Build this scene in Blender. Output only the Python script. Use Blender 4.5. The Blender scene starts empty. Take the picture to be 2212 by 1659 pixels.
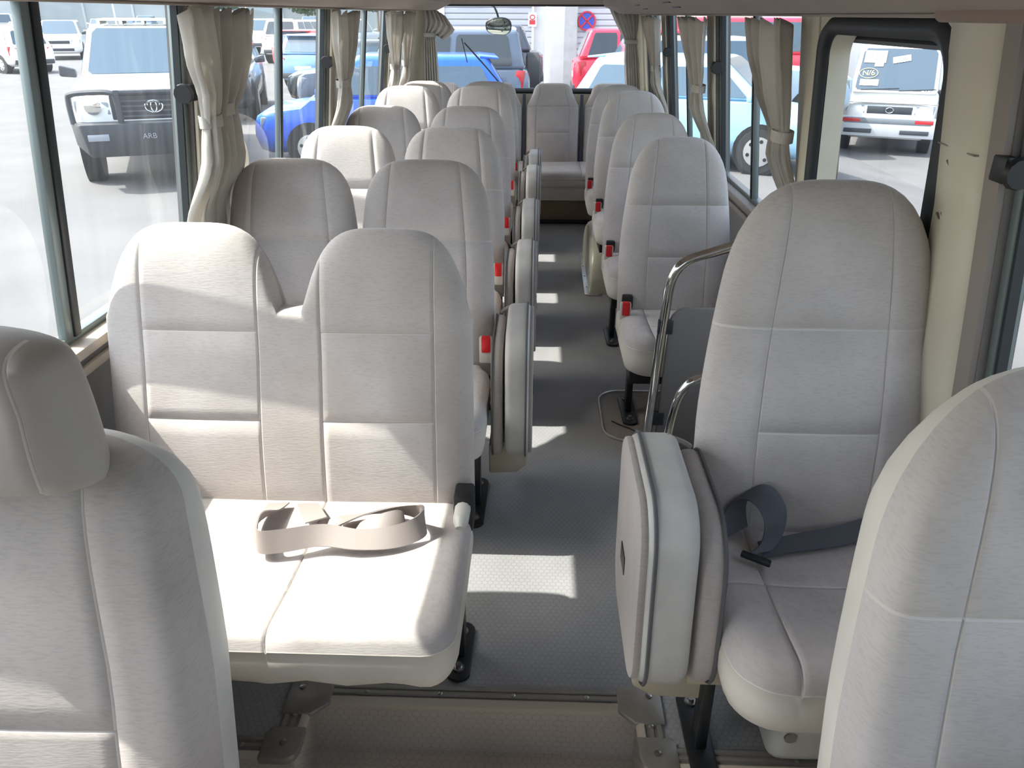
import bpy, bmesh, math, random
from mathutils import Vector, Matrix
random.seed(7)
S = bpy.context.scene
COL = S.collection
PI = math.pi

# ------------------------------------------------------------------ camera
FPX, PITCH, YAW, ROLL, CAMH = 1667.0, 0.4465, 0.0311, 0.0038, 1.40
f = Vector((-math.sin(YAW)*math.cos(PITCH), math.cos(YAW)*math.cos(PITCH), -math.sin(PITCH)))
r = Vector((math.cos(YAW), math.sin(YAW), 0.0))
u = r.cross(f)
r2 = math.cos(ROLL)*r + math.sin(ROLL)*u
u2 = -math.sin(ROLL)*r + math.cos(ROLL)*u
cam = bpy.data.cameras.new('camera')
cam.sensor_fit = 'HORIZONTAL'; cam.sensor_width = 36.0; cam.lens = FPX*36.0/2212.0
cam.clip_start = 0.02; cam.clip_end = 600
cam_o = bpy.data.objects.new('camera', cam); COL.objects.link(cam_o)
M = Matrix(((r2.x, u2.x, -f.x, 0), (r2.y, u2.y, -f.y, 0), (r2.z, u2.z, -f.z, CAMH), (0, 0, 0, 1)))
cam_o.matrix_world = M
S.camera = cam_o

# ------------------------------------------------------------------ sky, sun, exposure
SUN_DIR = Vector((0.769, -0.05, -1.0)).normalized()      # the way the light travels
w = bpy.data.worlds.new('world'); S.world = w; w.use_nodes = True
nt = w.node_tree; nt.nodes.clear()
sky = nt.nodes.new('ShaderNodeTexSky'); sky.sky_type = 'NISHITA'; sky.sun_disc = False
sky.sun_elevation = math.asin(-SUN_DIR.z)
sky.sun_rotation = math.atan2(-SUN_DIR.x, -SUN_DIR.y)
sky.air_density = 1.0; sky.dust_density = 3.0; sky.ozone_density = 1.0
hs = nt.nodes.new('ShaderNodeHueSaturation'); hs.inputs['Saturation'].default_value = 0.6
bg = nt.nodes.new('ShaderNodeBackground'); bg.inputs['Strength'].default_value = 0.60
wo = nt.nodes.new('ShaderNodeOutputWorld')
nt.links.new(sky.outputs[0], hs.inputs['Color']); nt.links.new(hs.outputs[0], bg.inputs['Color'])
nt.links.new(bg.outputs[0], wo.inputs['Surface'])
sun = bpy.data.lights.new('sun', 'SUN'); sun.energy = 8.0; sun.angle = math.radians(0.6)
sun.color = (1.0, 0.955, 0.89)
sun_o = bpy.data.objects.new('sun', sun); COL.objects.link(sun_o)
sun_o.rotation_euler = SUN_DIR.to_track_quat('-Z', 'Y').to_euler(); sun_o.location = (-6, 0, 9)
vs = S.view_settings
vs.view_transform = 'Standard'; vs.look = 'None'; vs.gamma = 1.0; vs.use_curve_mapping = False
vs.exposure = 0.38
S.cycles.max_bounces = 10; S.cycles.diffuse_bounces = 5; S.cycles.adaptive_threshold = 0.02; S.cycles.transparent_max_bounces = 16
S.cycles.sample_clamp_indirect = 8.0

# ------------------------------------------------------------------ materials
def s2l(c): return tuple(((x/255)/12.92 if x/255 <= 0.04045 else ((x/255+0.055)/1.055)**2.4) for x in c)
MATS = {}
def mat(name, rgb, rough=0.6, metal=0.0, spec=0.5, var=0.0, vscale=4.0, bump=0.0, bscale=200.0, bstretch=None, coat=0.0):
    if name in MATS: return MATS[name]
    m = bpy.data.materials.new(name); m.use_nodes = True
    n = m.node_tree.nodes; l = m.node_tree.links; p = n['Principled BSDF']
    c = s2l(rgb) + (1,)
    p.inputs['Base Color'].default_value = c; p.inputs['Roughness'].default_value = rough
    p.inputs['Metallic'].default_value = metal; p.inputs['Specular IOR Level'].default_value = spec
    if coat: p.inputs['Coat Weight'].default_value = coat; p.inputs['Coat Roughness'].default_value = 0.05
    if var or bump: tc = n.new('ShaderNodeTexCoord')
    if var:
        no = n.new('ShaderNodeTexNoise'); no.inputs['Scale'].default_value = vscale; no.inputs['Detail'].default_value = 5
        rmp = n.new('ShaderNodeValToRGB'); rmp.color_ramp.elements[0].position = 0.3; rmp.color_ramp.elements[1].position = 0.7
        rmp.color_ramp.elements[0].color = tuple(x*(1-var) for x in c[:3]) + (1,)
        rmp.color_ramp.elements[1].color = tuple(min(1, x*(1+var*0.5)) for x in c[:3]) + (1,)
        l.new(tc.outputs['Object'], no.inputs['Vector']); l.new(no.outputs['Fac'], rmp.inputs['Fac']); l.new(rmp.outputs['Color'], p.inputs['Base Color'])
    if bump:
        nb = n.new('ShaderNodeTexNoise'); nb.inputs['Scale'].default_value = bscale; nb.inputs['Detail'].default_value = 3
        mp = n.new('ShaderNodeMapping'); mp.inputs['Scale'].default_value = bstretch or (1, 1, 1)
        b = n.new('ShaderNodeBump'); b.inputs['Strength'].default_value = bump; b.inputs['Distance'].default_value = 0.004
        l.new(tc.outputs['Object'], mp.inputs['Vector']); l.new(mp.outputs[0], nb.inputs['Vector'])
        l.new(nb.outputs['Fac'], b.inputs['Height']); l.new(b.outputs[0], p.inputs['Normal'])
    MATS[name] = m; return m

def fabric_mat(name, rgb, dirt):
    """napped seat cloth: short curved strokes, slow blotches, a few brown rub marks"""
    m = bpy.data.materials.new(name); m.use_nodes = True; MATS[name] = m
    n = m.node_tree.nodes; l = m.node_tree.links; p = n['Principled BSDF']
    p.inputs['Roughness'].default_value = 0.95; p.inputs['Specular IOR Level'].default_value = 0.15
    p.inputs['Sheen Weight'].default_value = 0.25; p.inputs['Sheen Roughness'].default_value = 0.5
    tc = n.new('ShaderNodeTexCoord'); info = n.new('ShaderNodeObjectInfo')
    add = n.new('ShaderNodeVectorMath'); add.operation = 'MULTIPLY_ADD'
    l.new(info.outputs['Random'], add.inputs[0]); add.inputs[1].default_value = (7, 5, 3); l.new(tc.outputs['Object'], add.inputs[2])
    n1 = n.new('ShaderNodeTexNoise'); n1.inputs['Scale'].default_value = 4.5; n1.inputs['Detail'].default_value = 4
    n2 = n.new('ShaderNodeTexNoise'); n2.inputs['Scale'].default_value = 1.0; n2.inputs['Detail'].default_value = 2
    mp = n.new('ShaderNodeMapping'); mp.inputs['Scale'].default_value = (70, 70, 330); mp.inputs['Rotation'].default_value = (0, 0.35, 0)
    n3 = n.new('ShaderNodeTexNoise'); n3.inputs['Scale'].default_value = 1.3; n3.inputs['Distortion'].default_value = 0.6
    l.new(add.outputs[0], n1.inputs['Vector']); l.new(add.outputs[0], mp.inputs['Vector']); l.new(mp.outputs[0], n2.inputs['Vector'])
    c = s2l(rgb)
    r1 = n.new('ShaderNodeValToRGB'); e = r1.color_ramp.elements
    e[0].position = 0.32; e[0].color = tuple(a*0.86 for a in c) + (1,); e[1].position = 0.62; e[1].color = tuple(min(1, a*1.05) for a in c) + (1,)
    l.new(n1.outputs['Fac'], r1.inputs['Fac'])
    mix = n.new('ShaderNodeMix'); mix.data_type = 'RGBA'; mix.blend_type = 'MULTIPLY'
    r2_ = n.new('ShaderNodeValToRGB'); r2_.color_ramp.elements[0].position = 0.38; r2_.color_ramp.elements[1].position = 0.5
    r2_.color_ramp.elements[0].color = (0.90, 0.90, 0.90, 1); r2_.color_ramp.elements[1].color = (1, 1, 1, 1)
    l.new(n2.outputs['Fac'], r2_.inputs['Fac']); mix.inputs[0].default_value = 0.8
    l.new(r1.outputs['Color'], mix.inputs[6]); l.new(r2_.outputs['Color'], mix.inputs[7])
    # brown rub marks
    n4 = n.new('ShaderNodeTexNoise'); n4.inputs['Scale'].default_value = 2.3; n4.inputs['Detail'].default_value = 6
    l.new(add.outputs[0], n4.inputs['Vector'])
    r4 = n.new('ShaderNodeValToRGB'); r4.color_ramp.elements[0].position = 0.52; r4.color_ramp.elements[1].position = 0.75
    r4.color_ramp.elements[0].color = (0, 0, 0, 1); r4.color_ramp.elements[1].color = (dirt, dirt, dirt, 1)
    l.new(n4.outputs['Fac'], r4.inputs['Fac'])
    mx = n.new('ShaderNodeMix'); mx.data_type = 'RGBA'; l.new(r4.outputs['Color'], mx.inputs[0])
    l.new(mix.outputs[2], mx.inputs[6]); mx.inputs[7].default_value = tuple(a*b for a, b in zip(c, (0.68, 0.62, 0.55))) + (1,)
    l.new(mx.outputs[2], p.inputs['Base Color'])
    b = n.new('ShaderNodeBump'); b.inputs['Strength'].default_value = 0.22; b.inputs['Distance'].default_value = 0.002
    l.new(n2.outputs['Fac'], b.inputs['Height']); l.new(b.outputs[0], p.inputs['Normal'])
    return m

def hex_mat(name, rgb, cell, line, bumpst):
    """embossed vinyl sheet with small hexagons"""
    m = bpy.data.materials.new(name); m.use_nodes = True; MATS[name] = m
    n = m.node_tree.nodes; l = m.node_tree.links; p = n['Principled BSDF']
    p.inputs['Roughness'].default_value = 0.55; p.inputs['Specular IOR Level'].default_value = 0.35
    tc = n.new('ShaderNodeTexCoord')
    sc = n.new('ShaderNodeVectorMath'); sc.operation = 'SCALE'; sc.inputs['Scale'].default_value = 1/cell
    rx = n.new('ShaderNodeVectorMath'); rx.operation = 'ADD'; rx.inputs[1].default_value = (100, 173.2051, 0)
    # the riser has the same sheet: fold z into y
    sep = n.new('ShaderNodeSeparateXYZ'); com = n.new('ShaderNodeCombineXYZ'); ad = n.new('ShaderNodeMath'); ad.operation = 'ADD'
    l.new(tc.outputs['Object'], sep.inputs[0]); l.new(sep.outputs[0], com.inputs[0])
    l.new(sep.outputs[1], ad.inputs[0]); l.new(sep.outputs[2], ad.inputs[1]); l.new(ad.outputs[0], com.inputs[1])
    l.new(com.outputs[0], sc.inputs[0]); l.new(sc.outputs[0], rx.inputs[0])
    def wrap(off):
        a = n.new('ShaderNodeVectorMath'); a.operation = 'ADD'; a.inputs[1].default_value = off; l.new(rx.outputs[0], a.inputs[0])
        wv = n.new('ShaderNodeVectorMath'); wv.operation = 'WRAP'; l.new(a.outputs[0], wv.inputs[0])
        wv.inputs[1].default_value = (0.5, 0.8660254, 0.5); wv.inputs[2].default_value = (-0.5, -0.8660254, -0.5); return wv
    A = wrap((0, 0, 0)); B = wrap((0.5, 0.8660254, 0))
    def hd(v):
        ab = n.new('ShaderNodeVectorMath'); ab.operation = 'ABSOLUTE'; l.new(v.outputs[0], ab.inputs[0])
        d = n.new('ShaderNodeVectorMath'); d.operation = 'DOT_PRODUCT'; d.inputs[1].default_value = (0.5, 0.8660254, 0); l.new(ab.outputs[0], d.inputs[0])
        sp = n.new('ShaderNodeSeparateXYZ'); l.new(ab.outputs[0], sp.inputs[0])
        mxn = n.new('ShaderNodeMath'); mxn.operation = 'MAXIMUM'; l.new(d.outputs['Value'], mxn.inputs[0]); l.new(sp.outputs[0], mxn.inputs[1]); return mxn
    mn = n.new('ShaderNodeMath'); mn.operation = 'MINIMUM'; l.new(hd(A).outputs[0], mn.inputs[0]); l.new(hd(B).outputs[0], mn.inputs[1])
    rp = n.new('ShaderNodeMapRange'); rp.inputs['From Min'].default_value = 0.5-line; rp.inputs['From Max'].default_value = 0.5
    rp.interpolation_type = 'SMOOTHSTEP'; l.new(mn.outputs[0], rp.inputs['Value'])
    no = n.new('ShaderNodeTexNoise'); no.inputs['Scale'].default_value = 5; no.inputs['Detail'].default_value = 6; l.new(tc.outputs['Object'], no.inputs['Vector'])
    c = s2l(rgb)
    r1 = n.new('ShaderNodeValToRGB'); e = r1.color_ramp.elements
    e[0].position = 0.3; e[0].color = tuple(a*0.88 for a in c) + (1,); e[1].position = 0.7; e[1].color = tuple(a*1.06 for a in c) + (1,)
    l.new(no.outputs['Fac'], r1.inputs['Fac'])
    mx = n.new('ShaderNodeMix'); mx.data_type = 'RGBA'; mx.blend_type = 'MULTIPLY'
    mm = n.new('ShaderNodeMath'); mm.operation = 'MULTIPLY'; mm.inputs[1].default_value = 0.30; l.new(rp.outputs[0], mm.inputs[0]); l.new(mm.outputs[0], mx.inputs[0])
    l.new(r1.outputs['Color'], mx.inputs[6]); mx.inputs[7].default_value = (0.45, 0.43, 0.42, 1)
    l.new(mx.outputs[2], p.inputs['Base Color'])
    b = n.new('ShaderNodeBump'); b.inputs['Strength'].default_value = bumpst; b.inputs['Distance'].default_value = 0.002; b.invert = True
    l.new(rp.outputs[0], b.inputs['Height']); l.new(b.outputs[0], p.inputs['Normal'])
    return m

def glass_mat(name, tint, refl, dust_haze):
    m = bpy.data.materials.new(name); m.use_nodes = True; MATS[name] = m
    n = m.node_tree.nodes; l = m.node_tree.links; n.clear()
    out = n.new('ShaderNodeOutputMaterial')
    t = n.new('ShaderNodeBsdfTransparent'); t.inputs[0].default_value = tint + (1,)
    g = n.new('ShaderNodeBsdfGlossy'); g.inputs['Roughness'].default_value = 0.02; g.inputs[0].default_value = (0.95, 1, 1, 1)
    lw = n.new('ShaderNodeLayerWeight'); pw = n.new('ShaderNodeMath'); pw.operation = 'POWER'; pw.inputs[1].default_value = 4.0
    l.new(lw.outputs['Facing'], pw.inputs[0])
    fr = n.new('ShaderNodeMath'); fr.operation = 'MULTIPLY_ADD'; fr.inputs[1].default_value = refl; fr.inputs[2].default_value = 0.02; l.new(pw.outputs[0], fr.inputs[0])
    d = n.new('ShaderNodeBsdfTranslucent'); d.inputs[0].default_value = (0.9, 0.95, 1, 1)  # pale dust film mixed in to put a haze over the view
    tc = n.new('ShaderNodeTexCoord'); mp = n.new('ShaderNodeMapping'); mp.inputs['Scale'].default_value = (3, 14, 1.2)
    no = n.new('ShaderNodeTexNoise'); no.inputs['Scale'].default_value = 2.0; no.inputs['Detail'].default_value = 4
    l.new(tc.outputs['Object'], mp.inputs[0]); l.new(mp.outputs[0], no.inputs['Vector'])
    mr = n.new('ShaderNodeMapRange'); mr.inputs['From Min'].default_value = 0.3; mr.inputs['From Max'].default_value = 0.8
    mr.inputs['To Min'].default_value = dust_haze*0.5; mr.inputs['To Max'].default_value = dust_haze*1.6; l.new(no.outputs['Fac'], mr.inputs['Value'])
    m1 = n.new('ShaderNodeMixShader'); l.new(mr.outputs[0], m1.inputs[0]); l.new(t.outputs[0], m1.inputs[1]); l.new(d.outputs[0], m1.inputs[2])
    m2 = n.new('ShaderNodeMixShader'); l.new(fr.outputs[0], m2.inputs[0]); l.new(m1.outputs[0], m2.inputs[1]); l.new(g.outputs[0], m2.inputs[2])
    l.new(m2.outputs[0], out.inputs['Surface']); return m

FAB = fabric_mat('seat_fabric', (194, 187, 183), 0.6)
FABD = fabric_mat('seat_fabric_side', (176, 168, 163), 0.4)
SEAM = mat('seam_thread', (204, 197, 192), 0.95)
VIN = mat('cushion_vinyl', (214, 208, 197), 0.55, spec=0.35, var=0.10, vscale=6, bump=0.08, bscale=60)
VING = mat('pad_vinyl', (198, 196, 190), 0.5, spec=0.35, var=0.16, vscale=9, bump=0.08, bscale=60)
HEADR = mat('headrest_vinyl', (172, 165, 158), 0.5, spec=0.3, var=0.08, vscale=6)
PIPE = mat('piping_dark', (92, 92, 94), 0.7)
CREAM = mat('cream_panel', (206, 199, 180), 0.5, spec=0.4, var=0.07, vscale=5)
TAUPE = mat('taupe_trim', (140, 131, 124), 0.5, spec=0.4)
GREYPANEL = mat('grey_side_panel', (116, 112, 110), 0.7, var=0.1)
CEIL = mat('ceiling_panel', (158, 146, 136), 0.8, var=0.06)
RUBBER = mat('black_rubber', (38, 42, 46), 0.5)
ALU = mat('aluminium', (196, 194, 188), 0.38, metal=0.75, var=0.08, vscale=20)
ALUD = mat('ribbed_aluminium', (150, 145, 138), 0.45, metal=0.5, var=0.1, vscale=30)
ALUPALE = mat('pale_edge_strip', (184, 172, 156), 0.5)
FRAMEM = mat('window_frame_metal', (118, 128, 128), 0.4, metal=0.4)
BLKM = mat('black_metal', (30, 32, 35), 0.4, spec=0.5)
STEELM = mat('bolt_steel', (176, 176, 172), 0.3, metal=1.0)
CHROME = mat('chrome', (226, 226, 224), 0.09, metal=1.0)
PLAST = mat('pale_plastic', (196, 194, 186), 0.45, var=0.06)
BEIGEM = mat('beige_metal', (184, 174, 152), 0.5, var=0.1)
BLKP = mat('black_plastic', (24, 25, 27), 0.45)
RED = mat('red_button', (206, 22, 30), 0.35)
BELT = mat('belt_webbing', (140, 131, 126), 0.6, bump=0.1, bscale=400)
BELTB = mat('belt_webbing_blue_grey', (84, 88, 96), 0.55, bump=0.1, bscale=400)
NAVY = mat('dark_gap_fill', (74, 77, 88), 0.9)
LINEN = mat('curtain_linen', (208, 203, 195), 0.95, spec=0.1, var=0.10, vscale=14, bump=0.25, bscale=500)
BROWNB = mat('brown_base_panel', (150, 132, 108), 0.7, var=0.12)
DARKPAN = mat('partition_board', (114, 110, 107), 0.55, var=0.06)
VINYL = hex_mat('floor_vinyl', (148, 147, 147), 0.0155, 0.12, 0.25)
VINYLF = hex_mat('front_floor_vinyl', (186, 176, 165), 0.0195, 0.10, 0.2)
MAT_H = hex_mat('step_vinyl', (128, 120, 112), 0.0155, 0.10, 0.4)
GLASS = glass_mat('window_glass', (0.90, 0.945, 0.93), 0.22, 0.013)
GLASSR = glass_mat('rear_glass', (0.90, 0.94, 0.94), 0.22, 0.015)
# curtains let some light through
_n = LINEN.node_tree.nodes; _l = LINEN.node_tree.links
_tr = _n.new('ShaderNodeBsdfTranslucent'); _tr.inputs[0].default_value = s2l((226, 222, 214)) + (1,)
_mx = _n.new('ShaderNodeMixShader'); _mx.inputs[0].default_value = 0.3
_l.new(_n['Principled BSDF'].outputs[0], _mx.inputs[1]); _l.new(_tr.outputs[0], _mx.inputs[2]); _l.new(_mx.outputs[0], _n['Material Output'].inputs['Surface'])

# ------------------------------------------------------------------ mesh helpers
class MB:
    def __init__(s): s.v = []; s.f = []; s.m = []
    def add(s, vs, fs, m=0):
        o = len(s.v); s.v += [tuple(v) for v in vs]
        for q in fs: s.f.append(tuple(i+o for i in q)); s.m.append(m)
        return s
    def box(s, x0, x1, y0, y1, z0, z1, m=0):
        return s.add([(x, y, z) for x in (x0, x1) for y in (y0, y1) for z in (z0, z1)],
              [(0, 1, 3, 2), (4, 6, 7, 5), (0, 4, 5, 1), (2, 3, 7, 6), (0, 2, 6, 4), (1, 5, 7, 3)], m)
    def hexa(s, p, m=0):   # p: 8 points, bottom ring 0-3, top ring 4-7
        return s.add(p, [(3, 2, 1, 0), (4, 5, 6, 7), (0, 1, 5, 4), (1, 2, 6, 5), (2, 3, 7, 6), (3, 0, 4, 7)], m)
    def loft(s, rings, m=0, caps=True, closed=True):
        n = len(rings[0]); o = [p for rg in rings for p in rg]; fs = []
        for i in range(len(rings)-1):
            for k in range(n if closed else n-1):
                a = i*n+k; b = i*n+(k+1) % n; fs.append((a, b, b+n, a+n))
        if caps and closed:
            fs.append(tuple(reversed(range(n)))); fs.append(tuple(range((len(rings)-1)*n, len(rings)*n)))
        return s.add(o, fs, m)
    def tube(s, pts, rad, n=8, m=0, closed=False):
        pts = [Vector(p) for p in pts]; N = len(pts); rings = []; ref = None
        for i, p in enumerate(pts):
            a = pts[(i-1) % N] if (closed or i) else p; b = pts[(i+1) % N] if (closed or i < N-1) else p
            t = (b-a).normalized()
            if ref is None: ref = Vector((0, 0, 1)) if abs(t.z) < 0.9 else Vector((1, 0, 0))
            e1 = (ref - t*ref.dot(t)).normalized(); e2 = t.cross(e1); ref = e1
            rr = rad[i] if isinstance(rad, (list, tuple)) else rad
            rings.append([p + e1*math.cos(2*PI*k/n)*rr + e2*math.sin(2*PI*k/n)*rr for k in range(n)])
        if closed: rings.append(rings[0])
        return s.loft(rings, m, caps=not closed)
    def prism(s, poly, a, b, axis='x', m=0):
        def P(t, q): return {'x': (t, q[0], q[1]), 'y': (q[0], t, q[1]), 'z': (q[0], q[1], t)}[axis]
        return s.loft([[P(a, q) for q in poly], [P(b, q) for q in poly]], m)
    def disc(s, c, ax, rad, thick, n=16, m=0):
        c = Vector(c); ax = Vector(ax).normalized()
        return s.tube([c-ax*thick/2, c+ax*thick/2], rad, n, m)
    def build(s, name, mats, parent=None, loc=None, bevel=0.0, seg=2, smooth=40, merge=0.0, fix=True):
        me = bpy.data.meshes.new(name); me.from_pydata(s.v, [], s.f)
        if not isinstance(mats, (list, tuple)): mats = [mats]
        for q in mats: me.materials.append(q)
        for p, i in zip(me.polygons, s.m): p.material_index = i
        bm = bmesh.new(); bm.from_mesh(me)
        if merge: bmesh.ops.remove_doubles(bm, verts=bm.verts, dist=merge)
        if fix: bmesh.ops.recalc_face_normals(bm, faces=bm.faces)
        if bevel:
            ed = [e for e in bm.edges if len(e.link_faces) == 2 and e.calc_face_angle(0) > 0.5]
            bmesh.ops.bevel(bm, geom=ed, offset=bevel, segments=seg, profile=0.5, affect='EDGES', clamp_overlap=True)
        bm.to_mesh(me); bm.free()
        if smooth:
            me.polygons.foreach_set('use_smooth', [True]*len(me.polygons)); me.set_sharp_from_angle(angle=math.radians(smooth))
        o = bpy.data.objects.new(name, me); COL.objects.link(o)
        if parent: o.parent = parent
        if loc: o.location = loc
        return o
def tag(o, label=None, cat=None, group=None, kind=None):
    if label: o['label'] = label
    if cat: o['category'] = cat
    if group: o['group'] = group
    if kind: o['kind'] = kind
    return o
def thing(name, label, cat, loc=(0, 0, 0), rz=0, group=None, kind=None):
    o = bpy.data.objects.new(name, None); COL.objects.link(o); o.location = loc; o.rotation_euler = (0, 0, rz)
    o.empty_display_size = 0.1
    return tag(o, label, cat, group, kind)
def copy_tree(o, parent=None):
    c = o.copy(); COL.objects.link(c); c.parent = parent
    for ch in list(o.children): copy_tree(ch, c)
    return c
def rr(y0, y1, z0, z1, rad, n=6):
    P = []
    for cy, cz, a0 in ((y1-rad, z1-rad, 0), (y0+rad, z1-rad, PI/2), (y0+rad, z0+rad, PI), (y1-rad, z0+rad, 1.5*PI)):
        for k in range(n+1):
            a = a0+PI/2*k/n; P.append((cy+rad*math.cos(a), cz+rad*math.sin(a)))
    return P
def spline(pts, n=6):
    pts = [Vector(p) for p in pts]; out = []
    for i in range(len(pts)-1):
        p0 = pts[max(i-1, 0)]; p1 = pts[i]; p2 = pts[i+1]; p3 = pts[min(i+2, len(pts)-1)]
        for k in range(n):
            t = k/n
            out.append(0.5*((2*p1)+(p2-p0)*t+(2*p0-5*p1+4*p2-p3)*t*t+(3*p1-p0-3*p2+p3)*t**3))
    out.append(pts[-1]); return out
def ribbon(name, ctrl, wid, mt, parent=None, th=0.0016, n=6):
    """ctrl: list of (point, width direction)"""
    P = spline([c[0] for c in ctrl], n); W = spline([c[1] for c in ctrl], n); b = MB(); rings = []
    for i, p in enumerate(P):
        wv = W[i].normalized()*wid/2
        t = (P[min(i+1, len(P)-1)]-P[max(i-1, 0)]).normalized(); nn = t.cross(wv).normalized()*th
        rings.append([p-wv-nn, p+wv-nn, p+wv+nn, p-wv+nn])
    b.loft(rings); return b.build(name, mt, parent, smooth=60)
def text_mesh(name, txt, size, mt, parent, mw, depth=0.002):
    cu = bpy.data.curves.new(name, 'FONT'); cu.body = txt; cu.size = size; cu.extrude = depth; cu.align_x = 'CENTER'; cu.align_y = 'CENTER'
    t = bpy.data.objects.new(name+'_tmp', cu); COL.objects.link(t)
    dg = bpy.context.evaluated_depsgraph_get(); me = bpy.data.meshes.new_from_object(t.evaluated_get(dg))
    bpy.data.objects.remove(t); me.materials.clear(); me.materials.append(mt)
    o = bpy.data.objects.new(name, me); COL.objects.link(o); o.parent = parent; o.matrix_local = mw; return o

# ------------------------------------------------------------------ the bus body
ZS, ZT = 0.735, 1.440            # window sill and head
def wx(side, z):                 # inner face of the side wall, leaning inwards towards the roof
    t = (z-0.74)/0.68
    t = max(t, -0.25)
    return (-1.012 + 0.080*t) if side < 0 else (0.832 - 0.080*t)
def slab(b, side, y0, y1, z0, z1, i, o, m=0):
    """part of a side wall; i/o: inner and outer offset, positive is outwards"""
    q = []
    for z in (z0, z1):
        for d, y in ((i, y0), (i, y1), (o, y1), (o, y0)): q.append((wx(side, z)+side*d, y, z))
    return b.hexa(q, m)
FL = MB()
NX0, NX1, NY, EY = -0.495, 0.250, 1.256, 1.106      # the notch in the floor edge
b = MB()
b.box(-1.02, NX0, EY, 6.5, -0.06, 0); b.box(NX0, NX1, NY, 6.5, -0.06, 0)
b.box(NX1, 0.85, EY, 2.43, -0.06, 0)
b.box(NX1, 0.85, 2.43, 6.5, -0.06, 0)
floor = tag(b.build('floor', VINYL, smooth=0, bevel=0), kind='structure')
LOW = -0.15
b = MB(); b.box(-1.02, 0.85, -1.2, EY-0.006, LOW-0.05, LOW); b.box(NX0+0.006, NX1-0.006, EY-0.01, NY-0.006, LOW-0.05, LOW)
tag(b.build('floor', VINYLF, smooth=0), kind='structure')
b = MB()                            # risers
b.box(-1.02, NX0, EY-0.006, EY, LOW, -0.002); b.box(NX1, 0.85, EY-0.006, EY, LOW, -0.002)
b.box(NX0, NX1, NY-0.006, NY, LOW, -0.002)
b.box(NX0, NX0+0.006, EY-0.006, NY, LOW, -0.002); b.box(NX1-0.006, NX1, EY-0.006, NY, LOW, -0.002)
tag(b.build('trim_1', VINYLF, smooth=0), kind='structure')
b = MB(); b.box(-1.05, 0.9, -1.2, 6.5, 1.78, 1.84); tag(b.build('ceiling', CEIL, smooth=0), kind='structure')

# left wall
LW = [(-0.25, 0.72), (0.86, 2.24), (2.40, 3.77), (3.93, 5.30), (5.46, 6.16)]
b = MB()
slab(b, -1, -1.2, 6.40, LOW-0.02, ZS-0.02, 0, 0.06); slab(b, -1, -1.2, 6.40, ZT, 1.80, 0, 0.06)
ys = [-1.2] + [q for pr in LW for q in pr] + [6.40]
for k in range(0, len(ys), 2): slab(b, -1, ys[k], ys[k+1], ZS-0.02, ZT, 0.0, 0.06)
wl = tag(b.build('wall_left', GREYPANEL, smooth=0), kind='structure')
b = MB()
for k in range(0, len(ys), 2): slab(b, -1, ys[k]+0.004, ys[k+1]-0.004, ZS, ZT, -0.012, -0.001)
b.build('pillar_cover', CREAM, wl, bevel=0.004)
b = MB(); slab(b, -1, -1.2, 6.3, ZS-0.022, ZS+0.004, -0.030, 0.05); b.build('sill_ledge', ALUPALE, wl, bevel=0.006)
b = MB(); slab(b, -1, -1.2, 6.3, ZS-0.075, ZS-0.050, -0.016, -0.001); b.build('sill_rail', ALUPALE, wl, bevel=0.005)
# right wall
RW = [(0.15, 1.33), (2.46, 3.68), (3.84, 5.12), (5.28, 6.10)]
DY0, DY1, DZ1 = 1.545, 2.285, 1.385
b = MB()
for (a, c) in ((-1.2, 1.45), (2.40, 6.40)):
    slab(b, 1, a, c, LOW-0.02, ZS-0.02, 0, 0.06); slab(b, 1, a, c, ZT, 1.80, 0, 0.06)
slab(b, 1, 1.45, 2.40, 1.448, 1.80, 0, 0.06)
for (a, c) in ((-1.2, 0.15), (1.33, 1.45), (2.40, 2.46), (3.68, 3.84), (5.12, 5.28), (6.10, 6.40)):
    slab(b, 1, a, c, ZS-0.02, ZT, 0, 0.06)
wr = tag(b.build('wall_right', GREYPANEL, smooth=0), kind='structure')
b = MB()
for (a, c) in ((3.684, 3.836), (5.124, 5.276), (6.104, 6.35), (2.30, 2.455)): slab(b, 1, a, c, ZS, ZT, -0.012, -0.001)
b.build('pillar_cover', CREAM, wr, bevel=0.004)
b = MB(); slab(b, 1, 2.42, 6.3, ZS-0.022, ZS+0.004, -0.030, 0.05); b.build('sill_ledge', TAUPE, wr, bevel=0.006)
b = MB(); slab(b, 1, 2.42, 6.3, ZS-0.075, ZS-0.050, -0.016, -0.001); b.build('sill_rail', TAUPE, wr, bevel=0.005)
# surround of the door opening: a sheet with a round-cornered hole
OPEN = rr(DY0, DY1, -0.10, DZ1, 0.085, 8)
def to_rect(p, y0, y1, z0, z1):
    cy, cz = (DY0+DY1)/2, 0.65; dy, dz = p[0]-cy, p[1]-cz
    t = min(((y1-cy) if dy > 0 else (cy-y0))/max(abs(dy), 1e-6), ((z1-cz) if dz > 0 else (cz-z0))/max(abs(dz), 1e-6))
    return (cy+dy*t, cz+dz*t)
OUT = [to_rect(p, 1.40, 2.44, -0.16, 1.45) for p in OPEN]
b = MB()
def wpt(p, d): return (wx(1, p[1])+d, p[0], p[1])
b.loft([[wpt(p, -0.006) for p in OUT], [wpt(p, -0.006) for p in OPEN], [wpt(p, 0.055) for p in OPEN], [wpt(p, 0.055) for p in OUT]], caps=False)
b.build('door_surround', CREAM, wr, smooth=30)
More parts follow.
